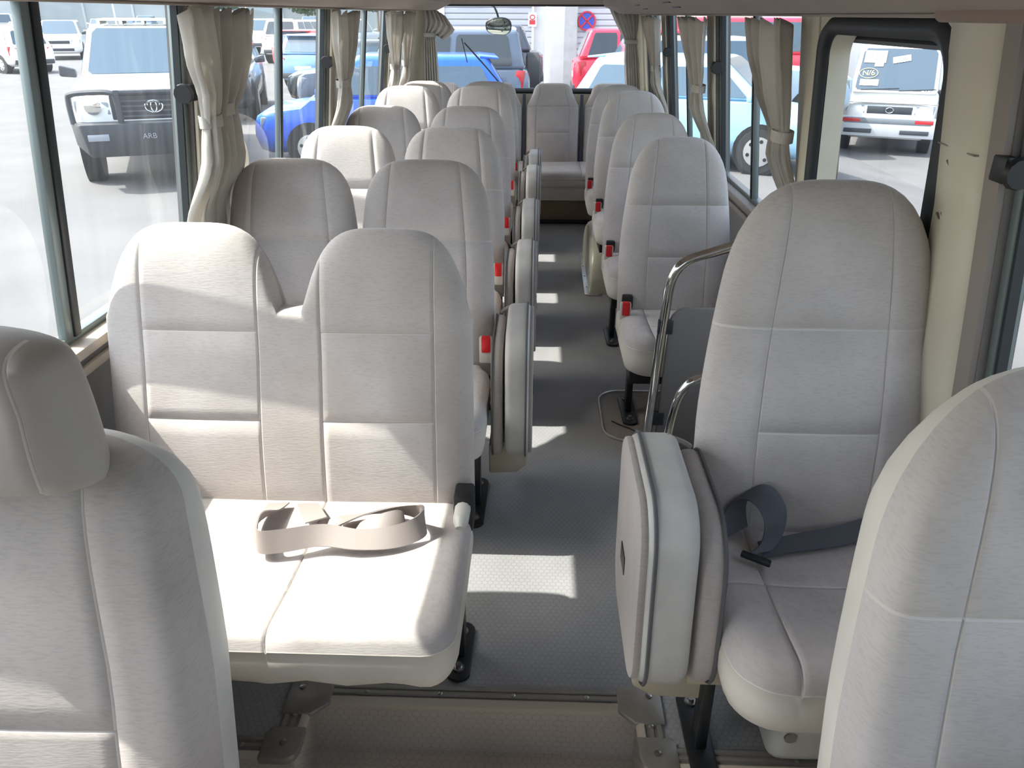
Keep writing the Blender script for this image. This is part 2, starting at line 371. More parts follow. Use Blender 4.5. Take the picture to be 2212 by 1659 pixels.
# b-pillar cover: a hollow-faced cream moulding between door and front window
b = MB(); rings = []
for z in [0.0+0.1*k for k in range(15)]:
    wv = 0.0 if z > 1.3 else 0.0
    dip = -0.012 + 0.012*math.exp(-((z-0.95)/0.28)**2)
    row = []
    for y, d in ((1.565, 0.0), (1.555, -0.016), (1.50, -0.024), (1.455, -0.034-0.014*math.exp(-((z-0.6)/0.35)**2)), (1.40, -0.030), (1.372, -0.02), (1.362, 0.004)):
        row.append((wx(1, z)+d, y + (0.02*(0.9-z) if z < 0.9 else 0), z))
    rings.append(row)
b.loft(rings, closed=False); b.build('pillar_moulding', CREAM, wr, smooth=60)
b = MB(); rings = []
for z in [0.5+0.1*k for k in range(10)]:
    yy = 0.02*(0.9-z) if z < 0.9 else 0
    rings.append([(wx(1, z)+d, y+yy, z) for y, d in ((1.368, -0.004), (1.368, -0.02), (1.335, -0.012), (1.332, 0.02))])
b.loft(rings, closed=False); b.build('pillar_edge_trim', TAUPE, wr, smooth=60)
b = MB()
for ya, yb in ((1.385, 1.545),):
    b.hexa([(wx(1, z)+d, y, z) for z in (1.183, 1.1855) for y, d in ((ya, -0.0335), (yb, -0.0215), (yb, -0.012), (ya, -0.02))])
b.build('panel_joint', TAUPE, wr, smooth=0)
SCUFF = mat('scuff_mark', (112, 104, 92), 0.8)
for k, (y, z, l_) in enumerate(((1.47, 1.15, 0.018), (1.462, 1.144, 0.012), (1.49, 1.05, 0.016), (1.475, 1.058, 0.010), (1.44, 1.30, 0.010))):
    b = MB(); x = wx(1, z)-0.0345+0.006*(y-1.40)/0.1
    b.hexa([(x, y, z), (x, y+l_, z+l_*0.5), (x+0.012, y+l_, z+l_*0.5), (x+0.012, y, z), (x, y, z+0.003), (x, y+l_*0.9, z+l_*0.5+0.003), (x+0.012, y+l_*0.9, z+l_*0.5+0.003), (x+0.012, y, z+0.003)]); b.build('scuff_mark', SCUFF, wr, smooth=0)
# black seal round the door opening
b = MB()
inn = rr(DY0+0.028, DY1-0.028, -0.072, DZ1-0.028, 0.065, 8)
mid = rr(DY0+0.006, DY1-0.006, -0.094, DZ1-0.006, 0.08, 8)
outr = rr(DY0-0.014, DY1+0.014, -0.114, DZ1+0.014, 0.095, 8)
b.loft([[wpt(p, -0.004) for p in outr], [wpt(p, -0.022) for p in mid], [wpt(p, -0.012) for p in inn], [wpt(p, 0.006) for p in inn]], caps=False)
b.build('door_seal', RUBBER, wr, smooth=70)
b = MB(); b.loft([[wpt(p, 0.004) for p in inn], [wpt(p, 0.06) for p in inn]], caps=False); b.build('door_jamb', CREAM, wr, smooth=70)
# the passenger door itself
d1 = thing('door_1', None, None, kind='structure')
GW = rr(1.60, 2.335, 0.42, 1.335, 0.045, 8); GW2 = rr(1.582, 2.353, 0.40, 1.353, 0.06, 8); GW3 = rr(1.545, 2.392, 0.36, 1.39, 0.085, 8)
DP = rr(1.44, 2.50, -0.42, 1.47, 0.03, 8)
def dpt(p, d): return (wx(1, p[1])+0.058+d, p[0], p[1])
b = MB(); b.loft([[dpt(p, 0.03) for p in DP], [dpt(p, 0) for p in DP], [dpt(p, 0) for p in GW3], [dpt(p, 0.02) for p in GW3]], caps=False)
b.build('door_panel', CREAM, d1, smooth=30)
b = MB(); b.loft([[dpt(p, -0.001) for p in GW3], [dpt(p, 0.006) for p in GW2], [dpt(p, 0.03) for p in GW2]], caps=False); b.build('window_border', TAUPE, d1, smooth=50)
b = MB(); b.loft([[dpt(p, 0.008) for p in GW2], [dpt(p, 0.002) for p in rr(1.59, 2.345, 0.41, 1.345, 0.052, 8)], [dpt(p, 0.02) for p in GW]], caps=False); b.build('window_seal', RUBBER, d1, smooth=50)
b = MB(); b.add([dpt(p, 0.024) for p in GW], [tuple(range(len(GW)))]); b.build('pane', GLASS, d1, smooth=0)
# overhead ducts and headers
def duct(side, name, zb, y0, y1):
    b = MB(); P = []
    sx = wx(side, zb)
    for y in (y0, y1):
        P.append([(sx+side*0.02, y, zb), (sx-side*0.17, y, zb+0.004), (sx-side*0.28, y, zb+0.05), (sx-side*0.36, y, zb+0.22), (sx-side*0.38, y, 1.79), (sx+side*0.02, y, 1.79)])
    b.loft(P); return tag(b.build(name, CEIL, smooth=30), kind='structure')
dl = duct(-1, 'trim_2', 1.424, -1.0, 6.34)
dr = duct(1, 'trim_3', 1.404, -1.0, 6.34)
for side, zb, par in ((-1, 1.424, dl), (1, 1.404, dr)):
    b = MB(); sx = wx(side, zb); b.box(min(sx-side*0.012, sx-side*0.034), max(sx-side*0.012, sx-side*0.034), -0.6, 6.2, zb-0.006, zb+0.001)
    b.build('curtain_rail', CEIL, par, bevel=0.003)
for k, y in enumerate((3.3, 4.3)):
    b = MB()
    for j in range(2):
        x_ = 0.49+0.04*j; z_ = 1.413+(0.582-x_-0.009)/0.11*0.046; b.box(x_, x_+0.018, y, y+0.16, z_-0.005, z_+0.01)
    b.build('air_vent', BLKP, dr)
# rear wall with the rear window
YR = 6.36
ROP = rr(-0.835, 0.775, 0.868, 1.475, 0.11, 8)
def rpt(p, d): return (p[0], YR+d+0.04*(p[1]-1.2), p[1])
def rect2(p, x0, x1, z0, z1):
    cy, cz = -0.03, 1.17; dy, dz = p[0]-cy, p[1]-cz
    t = min(((x1-cy) if dy > 0 else (cy-x0))/max(abs(dy), 1e-6), ((z1-cz) if dz > 0 else (cz-z0))/max(abs(dz), 1e-6)); return (cy+dy*t, cz+dz*t)
RO = [rect2(p, -1.06, 0.9, -0.1, 1.82) for p in ROP]
b = MB(); b.loft([[rpt(p, 0) for p in RO], [rpt(p, 0) for p in ROP], [rpt(p, 0.06) for p in ROP], [rpt(p, 0.06) for p in RO]], caps=False)
b.box(-1.06, 0.9, YR-0.012, YR+0.06, -0.1, 0.80)
wrr = tag(b.build('wall_rear', CREAM, smooth=30), kind='structure')
b = MB(); b.loft([[rpt(p, -0.002) for p in rr(-0.852, 0.792, 0.85, 1.492, 0.125, 8)], [rpt(p, -0.014) for p in rr(-0.84, 0.78, 0.863, 1.48, 0.115, 8)], [rpt(p, 0.0) for p in rr(-0.815, 0.755, 0.888, 1.455, 0.095, 8)], [rpt(p, 0.04) for p in rr(-0.815, 0.755, 0.888, 1.455, 0.095, 8)]], caps=False)
b.build('rear_window_seal', RUBBER, wrr, smooth=60)
b = MB(); b.prism([(YR-0.10, 1.52), (YR-0.02, 1.468), (YR+0.05, 1.468), (YR+0.05, 1.80), (YR-0.10, 1.80)], -1.0, 0.85, 'x'); b.build('rear_header', CEIL, wrr, smooth=30)
w5 = thing('window_9', None, None, kind='structure')
G = rr(-0.82, 0.76, 0.883, 1.46, 0.1, 8)
b = MB(); b.add([rpt(p, 0.03) for p in G], [tuple(range(len(G)))]); b.build('pane', GLASSR, w5, smooth=0)
# rear corner fillers where side and rear walls round into each other
for side in (-1, 1):
    b = MB(); rings = []
    for z in (0.0, 0.4, 0.74, 0.9, 1.1, 1.3, 1.45, 1.78):
        x0 = wx(side, z); row = []
        for k in range(7):
            a = PI/2*k/6; row.append((x0-side*0.10*(1-math.cos(a)), 6.22+0.13*math.sin(a), z))
        rings.append(row)
    b.loft(rings, closed=False); b.build('corner_cover', CREAM, wrr, smooth=60)
# unseen front end: low panel, wind screen opening narrowed to dim the front seats
b = MB(); b.box(-1.05, 0.9, -1.26, -1.2, LOW-0.05, 0.78); b.box(-1.05, 0.9, -1.26, -1.2, 1.36, 1.84)
wf = tag(b.build('wall_front', GREYPANEL, smooth=0), kind='structure')
w0 = thing('window_10', None, None, kind='structure')
b = MB(); b.add([(-1.05, -1.23, 0.78), (0.9, -1.23, 0.78), (0.9, -1.23, 1.36), (-1.05, -1.23, 1.36)], [(0, 1, 2, 3)]); b.build('pane', GLASS, w0, smooth=0)

# side windows
def side_window(nm, side, y0, y1, post, latch, thick=0.012):
    t = thing(nm, None, None, kind='structure')
    b = MB()
    slab(b, side, y0, y0+0.022, ZS, ZT, 0.012, 0.045); slab(b, side, y1-0.022, y1, ZS, ZT, 0.012, 0.045)
    slab(b, side, y0, y1, ZS, ZS+0.02, 0.012, 0.045); slab(b, side, y0, y1, ZT-0.014, ZT, 0.012, 0.045)
    b.build('frame', FRAMEM, t, bevel=0.003)
    b = MB(); slab(b, side, y0+0.022, y0+0.030, ZS+0.02, ZT-0.014, 0.016, 0.034); slab(b, side, y1-0.030, y1-0.022, ZS+0.02, ZT-0.014, 0.016, 0.034); b.build('frame_seal', RUBBER, t)
    for a, c, d in ((y0+0.02, post+0.01, 0.022), (post-0.01, y1-0.02, 0.034)):
        b = MB(); q = [(wx(side, z)+side*d, y, z) for y, z in ((a, ZS+0.015), (c, ZS+0.015), (c, ZT-0.01), (a, ZT-0.01))]
        b.add(q, [(0, 1, 2, 3)]); b.build('pane', GLASS, t, smooth=0)
    b = MB(); slab(b, side, post-thick, post+thick*0.1, ZS+0.015, ZT-0.01, 0.010, 0.030); p = b.build('post', FRAMEM, t, bevel=0.003)
    b = MB(); slab(b, side, post+thick*0.1, post+thick*1.1, ZS+0.015, ZT-0.01, 0.006, 0.036); b.build('post_seal', RUBBER, p, bevel=0.003)
    if latch:
        z, ly = latch
        b = MB(); x = wx(side, z); sg = -side
        b.box(min(x, x+sg*0.02), max(x, x+sg*0.02), ly-0.012, ly+0.03, z-0.022, z+0.022); o = b.build('latch', BLKP, t, bevel=0.005)
        b = MB(); b.tube([(x+sg*0.008, ly-0.006, z), (x+sg*0.008, ly-0.030, z), (x+sg*0.008, ly-0.034, z), (x+sg*0.008, ly-0.046, z)], [0.010, 0.012, 0.027, 0.024], 12); b.build('latch_knob', BLKP, o)
    return t
posts = [None, 1.555, 3.085, 4.62, 5.85]
for i, (a, c) in enumerate(LW):
    if i == 0:
        t = thing('window_1', None, None, kind='structure'); b = MB()
        q = [(wx(-1, z)-0.025, y, z) for y, z in ((a, ZS), (c, ZS), (c, ZT), (a, ZT))]; b.add(q, [(0, 1, 2, 3)]); b.build('pane', GLASS, t, smooth=0); continue
    side_window('window_%d' % (i+1), -1, a, c, posts[i], (1.205, c-0.035) if i in (1, 2, 3) else None, 0.026 if i == 1 else 0.014)
for i, ((a, c), p) in enumerate(zip(RW, (0.72, 3.068, 4.50, 5.70))):
    side_window('window_%d' % (i+6 if i < 3 else 11), 1, a, c, p, {0: (1.172, 1.325), 1: (1.195, 3.67), 2: (1.20, 5.11)}.get(i), 0.014)

# aluminium edge trim of the floor step
def nosing(nm, p0, p1, inward):
    """strip lying on the upper floor along its edge; inward: unit direction away from the edge"""
    p0, p1, n = Vector(p0+(0,)), Vector(p1+(0,)), Vector(inward+(0,))
    t = tag(MB().build(nm, ALUD), kind='structure') if False else None
    prof = [(-0.010, -0.010), (-0.012, 0.000), (-0.006, 0.005), (0.004, 0.006), (0.006, 0.0015), (0.012, 0.0015), (0.014, 0.0065), (0.022, 0.0065), (0.024, 0.0015), (0.030, 0.0015), (0.032, 0.006), (0.040, 0.006), (0.046, 0.0015), (0.046, 0.0), (-0.001, 0.0), (-0.001, -0.010)]
    b = MB(); b.loft([[p+n*d+Vector((0, 0, z)) for d, z in prof] for p in (p0, p1)])
    b.m = [0]*len(b.m)
    o = tag(b.build(nm, ALUD, smooth=20), kind='structure')
    b = MB(); b.loft([[p+n*d+Vector((0, 0, z)) for d, z in ((-0.0125, -0.012), (-0.0140, 0.000), (-0.007, 0.0062), (0.003, 0.0066), (0.003, 0.004), (-0.009, -0.002), (-0.0105, -0.012))] for p in (p0, p1)])
    b.build('edge_strip', ALUPALE, o, smooth=40)
    L = (p1-p0).length; k = max(1, round(L/0.17))
    for i in range(k):
        c = p0+(p1-p0)*((i+0.5)/k)+n*0.018+Vector((0, 0, 0.0072)); b = MB(); b.tube([c-Vector((0, 0, 0.002)), c, c+Vector((0, 0, 0.0015))], [0.0055, 0.0055, 0.003], 10); b.build('screw', STEELM, o)
    return o
nosing('trim_4', (-1.0, EY), (NX0-0.03, EY), (0, 1)); nosing('trim_5', (NX0, EY+0.05), (NX0, NY-0.01), (-1, 0))
nosing('trim_6', (NX0+0.045, NY), (NX1-0.035, NY), (0, 1)); nosing('trim_7', (NX1, EY+0.05), (NX1, NY-0.01), (1, 0)); nosing('trim_8', (NX1+0.05, EY), (0.82, EY), (0, 1))
def corner_cap(nm, cx, cy, sx, sy, convex):
    b = MB(); s = 0.066
    if convex: poly = [(0.0-0.016+0.03, -0.016), (s, -0.016), (s, 0.052), (0.052, s), (-0.016, s), (-0.016, 0.014), (-0.010, -0.004), (0.0, -0.012)]
    else: poly = [(-0.05, -0.016), (-0.016, -0.05), (0.05, -0.05), (0.05, 0.05), (-0.05, 0.05)]
    poly = [(cx+sx*p[0], cy+sy*p[1]) for p in poly]
    b.prism(poly, -0.012 if convex else -0.004, 0.0085, 'z'); o = tag(b.build(nm, ALUD, bevel=0.004), kind='structure')
    c = Vector((cx+sx*0.022, cy+sy*0.024, 0.0095)); b = MB(); b.tube([c, c+Vector((0, 0, 0.002)), c+Vector((0, 0, 0.003))], [0.0075, 0.0075, 0.004], 10); b.build('screw', STEELM, o)
corner_cap('trim_9', NX0, EY, -1, 1, True); corner_cap('trim_10', NX1, EY, 1, 1, True)
corner_cap('trim_11', NX0, NY, -1, 1, False); corner_cap('trim_12', NX1, NY, 1, 1, False)

# ------------------------------------------------------------------ seats
def lin(a, b, n): return [a+(b-a)*k/n for k in range(n+1)]
def cols_with(seams, base, d):
    c = [x for x in base if all(abs(x-q) > d*1.6 for q in seams)]
    for q in seams: c += [q-d, q, q+d]
    return sorted(c)
def back_mesh(name, parent, W, ztop, zb, taper, T, lean, vs_, hs_full=(0.63,), hs_mid=(0.33,), mid=None, mats=None, lumbar=0.012, T2=None, xc=0, base_yz=(0, 0), pt=5):
    """padded back. s in -1..1 across; ztop(s) length of the back there; taper(zl) width factor; vs_ seam columns"""
    base = [-1, -0.995, -0.975, -0.94, -0.88, -0.8, -0.7, -0.6, -0.5, -0.4, -0.3, -0.2, -0.1, 0, 0.1, 0.2, 0.3, 0.4, 0.5, 0.6, 0.7, 0.8, 0.88, 0.94, 0.975, 0.995, 1]
    if W > 0.3: base = sorted(set(base+[round(-0.96+0.03*k, 4) for k in range(65)]))
    S_ = cols_with(list(vs_), base, 0.0022/W)
    R_ = cols_with(list(hs_full)+list(hs_mid), [0, 0.015, 0.04, 0.08, 0.14, 0.22, 0.3, 0.4, 0.48, 0.56, 0.7, 0.77, 0.83, 0.88, 0.92, 0.95, 0.972, 0.988, 0.997, 1], 0.0034)
    mid = mid or [(min(vs_), max(vs_))]
    T2 = T2 or T*0.8; n = len(S_); Mx = max(ztop(s) for s in S_)
    cl, sl = math.cos(lean), math.sin(lean); b = MB(); F = []; B = []
    for v in R_:
        for s in S_:
            L = ztop(s); v0 = min(0.68, 0.97*min(L, Mx)/Mx); zl = v*Mx if v <= v0 else v0*Mx+(v-v0)/(1-v0)*(L-v0*Mx)
            fs = max(0.0, 1-abs(s)**pt)**0.5; ft = max(0.0, 1-v**12)**0.5; fb = 0.55+0.45*min(1, v/0.07)**0.5
            th = fs*ft*fb
            yn = -T*th
            h = zl/Mx
            yn += -lumbar*math.sin(PI*min(1, h/0.55))*(1-min(1, abs(s))**2)*(1 if h < 0.55 else 0)
            groove = 0
            if any(abs(s-q) < 1e-9 for q in vs_): groove = 1
            if any(abs(v-q) < 1e-9 for q in hs_full): groove = 1
            if any(abs(v-q) < 1e-9 for q in hs_mid) and any(a-1e-6 <= s <= c+1e-6 for a, c in mid): groove = 1
            yn += 0.0035*groove*th
            x = xc+s*W*taper(zl/Mx)
            F.append((x, base_yz[0]+yn*cl+zl*sl, base_yz[1]+zl*cl-yn*sl))
            yb = T2*th
            B.append((x, base_yz[0]+yb*cl+zl*sl, base_yz[1]+zl*cl-yb*sl))
    ff = []; fm = []
    for i in range(len(R_)-1):
        for k in range(n-1):
            a = i*n+k; ff.append((a, a+1, a+n+1, a+n))
            sm = (S_[k]+S_[k+1])/2; vm = (R_[i]+R_[i+1])/2
            seam = any(abs(sm-q) < 0.0023/W for q in vs_) or any(abs(vm-q) < 0.0035 for q in hs_full) or (any(abs(vm-q) < 0.0035 for q in hs_mid) and any(a0 < sm < c0 for a0, c0 in mid))
            fm.append(1 if seam else 0)
    o0 = len(b.v); b.v += F; b.f += ff; b.m += fm
    o1 = len(b.v); b.v += B; b.f += [tuple(reversed([i+o1 for i in q])) for q in ff]; b.m += [2]*len(ff)
    b.f += [(o1+k, o1+k+1, k+1, k) for k in range(n-1)]; b.m += [2]*(n-1)
    return b.build(name, mats or [FAB, SEAM, FABD], parent, smooth=75, merge=0.0004)
def cushion_mesh(name, parent, x0, x1, y0, y1, zt, zb, r=0.045, rc=0.06, sx=(), sy=(), dip=0.012, mats=None, rake=0.0, crease=None, wav=0.0):
    W, D = x1-x0, y1-y0; cx, cy = (x0+x1)/2, (y0+y1)/2
    e = [0, 0.004, 0.012, 0.024, 0.04, 0.06, 0.09]
    X = sorted(set([round(q, 5) for q in [x0+a for a in e]+[x1-a for a in e]+lin(x0+0.12, x1-0.12, 8)]))
    Y = sorted(set([round(q, 5) for q in [y0+a for a in e]+[y1-a for a in e]+lin(y0+0.12, y1-0.12, 7)]))
    X = cols_with(list(sx), X, 0.003); Y = cols_with(list(sy), Y, 0.003)
    b = MB(); n = len(X)
    def place(x, y, k=0.0):
        u, v = abs(x-cx)-(W/2-rc), abs(y-cy)-(D/2-rc)
        if u > 0 and v > 0:
            m = max(u, v)/math.hypot(u, v); x = cx+math.copysign(W/2-rc+u*m, x-cx); y = cy+math.copysign(D/2-rc+v*m, y-cy)
        return x, y
    for y in Y:
        for x in X:
            d = min(x-x0, x1-x, (y-y0)*1.0, (y1-y)*3); z = zt
            if d < r: z -= r-math.sqrt(max(0, r*r-(r-d)**2))
            fx = min(1, min(x-x0, x1-x)/(W*0.35)); fy = min(1, min(y-y0, y1-y)/(D*0.35))
            z -= dip*fx*fy; z += rake*(y-cy)/D
            if any(abs(x-q) < 1e-9 for q in sx) or any(abs(y-q) < 1e-9 for q in sy): z -= 0.0055
            px, py = place(x, y); b.v.append((px, py, z))
    for j in range(len(Y)-1):
        for i in range(n-1):
            a = j*n+i; b.f.append((a, a+1, a+n+1, a+n))
            xm, ym = (X[i]+X[i+1])/2, (Y[j]+Y[j+1])/2
            b.m.append(1 if any(abs(xm-q) < 0.0031 for q in sx) or any(abs(ym-q) < 0.0031 for q in sy) else 0)
    loop = [i for i in range(n)] + [j*n+n-1 for j in range(1, len(Y))] + [(len(Y)-1)*n+i for i in range(n-2, -1, -1)] + [j*n for j in range(len(Y)-2, 0, -1)]
    prev = loop; N = len(loop); zmin = zt-r
    for lv, (t, ins) in enumerate(((0.02, -0.001), (0.05, 0.001), (0.3, -0.003), (0.65, -0.002), (0.93, 0.004), (1.0, 0.012))):
        cur = []
        for q in loop:
            x, y, z = b.v[q]; k = 1-2*ins/W; wv = wav*math.sin(x*41+y*23)*t
            cur.append(len(b.v)); b.v.append((cx+(x-cx)*k, cy+(y-cy)*(1-2*ins/D), z+(zb+wv-z)*t))
        for k in range(N):
            b.f.append((prev[k], cur[k], cur[(k+1) % N], prev[(k+1) % N])); b.m.append(3 if lv == 1 else 2)
        prev = cur
    b.f.append(tuple(reversed(prev))); b.m.append(2)
    return b.build(name, mats or [FAB, SEAM, VIN, SEAM], parent, smooth=70, fix=False)

LEAN = math.atan2(0.150, 0.62)
SEATL = 0.672
def hump(n=4.0, lo=0.80):
    return lambda s: SEATL*(lo+(1-lo)*max(0.0, 1-abs(s)**n)**(1/2.3))
def taper1(h): return 1.0 if h < 0.45 else 1.0-0.20*((h-0.45)/0.55)**1.6
def add_buckle(parent, x, y, z, white=True, tilt=0.0):
    b = MB(); b.box(x-0.020, x+0.020, y-0.012, y+0.012, z-0.055, z+0.03); o = b.build('buckle', PLAST if white else BLKP, parent, bevel=0.005)
    b = MB(); b.box(x-0.013, x+0.015, y-0.017, y+0.006, z-0.018, z+0.033); b.build('release_button', RED, o, bevel=0.004)
def add_leg(parent, x, y, ztop, foot=0.19, plate=True):
    b = MB(); b.prism([(y-0.025, 0.012), (y+0.025, 0.012), (y+0.03, ztop), (y-0.02, ztop)], x-0.012, x+0.012, 'x'); l_ = b.build('leg', BLKM, parent, bevel=0.004)
    if plate:
        b = MB(); b.prism([(x+0.030*math.cos(a), (y-foot*0.55 if math.sin(a) < 0 else y+foot*0.55)+0.03*math.sin(a)) for a in [2*PI*k/16 for k in range(16)]], 0.001, 0.012, 'z'); b.build('foot_plate', BLKM, l_, bevel=0.003)
        for yy in (y-foot*0.5, y+foot*0.5):
            b = MB(); b.tube([(x, yy, 0.012), (x, yy, 0.016), (x, yy, 0.0161), (x, yy, 0.026)], [0.014, 0.014, 0.009, 0.008], 8); b.build('bolt', STEELM, l_)
def add_frame(parent, x0, x1, y0, y1, z):
    b = MB(); b.box(x0+0.02, x1-0.02, y0+0.04, y0+0.07, z-0.05, z-0.01); b.box(x0+0.02, x1-0.02, y1-0.08, y1-0.05, z-0.05, z-0.01)
    b.box(x0+0.02, x0+0.05, y0+0.04, y1-0.05, z-0.05, z-0.01); b.box(x1-0.05, x1-0.02, y0+0.04, y1-0.05, z-0.05, z-0.01); b.build('seat_frame', BLKM, parent)

# --- joined two-place bench of the first row (local y=0 at the top of the back)
BX0, BX1, BY = -0.968, -0.132, 1.600
t = thing('bench_seat', 'grey two-place bench seat with joined double-humped back nearest the camera, half in sun', 'seat', (0, BY, 0))
bc = (BX0+BX1)/2; bw = (BX1-BX0)/2
def ztop_bench(s):
    x = s*bw
    def hp(c, w, zt): 
        q = abs(x-c)/w
        return SEATL*(zt-(zt-0.42)*(1-max(0.0, 1-q**4.0)**(1/2.0))) if q < 1 else 0
    z = max(hp(-0.207, 0.212, 1.0), hp(0.226, 0.200, 0.988), SEATL*0.42)
    # rounded saddle between the humps
    k = math.exp(-(x/0.035)**2); return max(z, SEATL*(0.735+0.0*k)) if abs(x) < 0.12 else max(z, SEATL*0.70)
seams = tuple((q-bc)/bw for q in (-0.865, -0.605, -0.465, -0.215))
back_mesh('backrest', t, bw, ztop_bench, 0, lambda h: 1-0.02*h, 0.055, LEAN, seams, hs_full=(), hs_mid=(0.655, 0.36), mid=[(seams[0], seams[1]), (seams[2], seams[3])], xc=bc, base_yz=(-0.148+0.045, 0.334), pt=9)
cushion_mesh('seat_cushion', t, BX0, BX1, -0.588, -0.135, 0.412, 0.300, r=0.04, rc=0.06, sx=(-0.467,), dip=0.016, rake=-0.02, wav=0.006)
add_frame(t, BX0, BX1, -0.5, -0.1, 0.31)
add_leg(t, -0.165, -0.195, 0.30, 0.12); add_leg(t, -0.90, -0.195, 0.30, 0.12)
b = MB(); b.tube([(-0.150, -0.17, 0.40), (-0.150, -0.185, 0.425), (-0.150, -0.25, 0.428), (-0.150, -0.265, 0.42)], [0.012, 0.018, 0.017, 0.010], 10); o = b.build('recline_lever', PLAST, t)
b = MB(); b.box(-0.172, -0.128, -0.20, -0.13, 0.36, 0.45); b.build('hinge_cover', BLKP, t, bevel=0.008)

# --- double seats, rows two to six
def make_double():
    t = thing('double_seat', '', 'seat', (0, 0, 0), group='grey double seats along the left windows')
    for xc in (-0.762, -0.342):
        back_mesh('backrest', t, 0.213, hump(), 0, taper1, 0.052, LEAN, (-0.60, 0.60), hs_full=(0.635,), hs_mid=(0.34,), xc=xc, base_yz=(-0.148+0.045, 0.345))
    cushion_mesh('seat_cushion', t, -0.972, -0.136, -0.565, -0.135, 0.410, 0.285, r=0.04, rc=0.06, sx=(-0.552,), dip=0.016, rake=-0.02)
    add_frame(t, -0.97, -0.136, -0.5, -0.1, 0.295)
    add_leg(t, -0.172, -0.33, 0.29); add_leg(t, -0.90, -0.33, 0.29)
    b = MB(); b.box(-0.588, -0.516, -0.115, -0.075, 0.36, 0.80); b.build('gap_filler', NAVY, t, bevel=0.012)  # dark block filling the gap between the two backs
    add_buckle(t, -0.150, -0.17, 0.475)
    return t
LROW = [1.5944+0.7715*k for k in range(6)]
LBL = ['grey double seat in the second row, directly behind the joined bench', 'grey double seat in the third row on the left, beside the second folded aisle seat',
       'grey double seat in the fourth row on the left, shaded window back beside tied curtain', 'grey double seat in the fifth row on the left with sunlit back tops',
       'grey double seat in the sixth row, last before the rear bench on the left']
proto = make_double()
for k in range(1, 6):
    o = proto if k == 1 else copy_tree(proto)
    o.location = (0, LROW[k]+0.006, 0.03 if k == 4 else 0.0); o['label'] = LBL[k-1]
# --- folded aisle seats
def make_jump():
    """origin on the floor under the hinge, aisle side towards +x"""
    t = thing('folding_aisle_seat', '', 'seat', group='folded aisle seats')
    def pad(nm, x0, x1, prof, mats, rb):
        b = MB(); b.prism(prof, x0, x1, 'x'); return b.build(nm, mats, t, bevel=rb, seg=4, smooth=60)
    P = rr(-0.385, -0.02, 0.195, 0.585, 0.085, 6)
    c = pad('seat_pad', 0.027, 0.100, [(y+(z-0.4)*0.10, z) for y, z in P], VING, 0.018)
    b = MB(); b.prism([(y+(z-0.4)*0.10, z) for y, z in rr(-0.378, -0.027, 0.202, 0.578, 0.08, 6)], 0.094, 0.108, 'x'); b.build('pad_underside', FABD, c, bevel=0.005)
    q = [(y+(z-0.4)*0.10, z) for y, z in rr(-0.3875, -0.0175, 0.1925, 0.5875, 0.087, 6)]
    b = MB(); b.tube([(0.088, y, z) for y, z in q], 0.003, 6, closed=True); b.build('piping', PIPE, c)
    b = MB(); b.box(0.1075, 0.1095, -0.20, -0.14, 0.33, 0.37); b.build('pull_slot', BLKP, c)
    k = pad('back_pad', -0.014, 0.020, [(y+(z-0.4)*0.10, z) for y, z in rr(-0.375, 0.0, 0.185, 0.545, 0.10, 6)], FABD, 0.014)
    q = [(y+(z-0.4)*0.10, z) for y, z in rr(-0.376, 0.001, 0.184, 0.546, 0.10, 6)]
    b = MB(); b.tube([(-0.010, y, z) for y, z in q], 0.003, 6, closed=True); b.build('piping', PIPE, k)
    b = MB(); b.tube(spline([(0.004, -0.05, 0.545), (0.02, -0.06, 0.562), (0.045, -0.07, 0.578)], 4), 0.006, 6); b.build('strap', BELT, t)
    b = MB(); b.prism([(-0.025, 0.10), (0.06, 0.105), (0.092, 0.13), (0.098, 0.20), (0.09, 0.215), (-0.01, 0.215), (-0.025, 0.20)], -0.30, -0.10, 'y'); b.build('hinge_bracket', BEIGEM, t, bevel=0.006)
    b = MB(); b.box(0.02, 0.045, -0.24, -0.18, 0.07, 0.105); b.build('hinge_pin', BLKM, t, bevel=0.004)
    return t
jp = make_jump()
JL = ['folded aisle seat with torn back pad, nearest of those along the left row', 'folded aisle seat second from the front along the left row', 'folded aisle seat third from the front, middle of the left row of five',
      'folded aisle seat fourth from the front along the left row', 'folded aisle seat farthest back, beside the rear bench cushion']
for k in range(1, 6):
    o = jp if k == 1 else copy_tree(jp)
    o.location = (-0.110 + 0.007*(k-1), LROW[k]-0.005, 0.03 if k == 4 else 0.0); o['label'] = JL[k-1]
o = copy_tree(jp); o.location = (0.335, 1.47, 0.02); o.scale = (-1, 1, 1.04); o['label'] = 'folded aisle seat with scuffed pale pad, large beside the tall front single seat'
# bake the mirror so the copy keeps a plain transform
o.scale = (1, 1, 1)
for ch in list(o.children):
    for q in [ch]+list(ch.children):
        q.data = q.data.copy()
        for v in q.data.vertices: v.co.x = -v.co.x*1.32; v.co.z *= 1.03
        q.data.flip_normals()

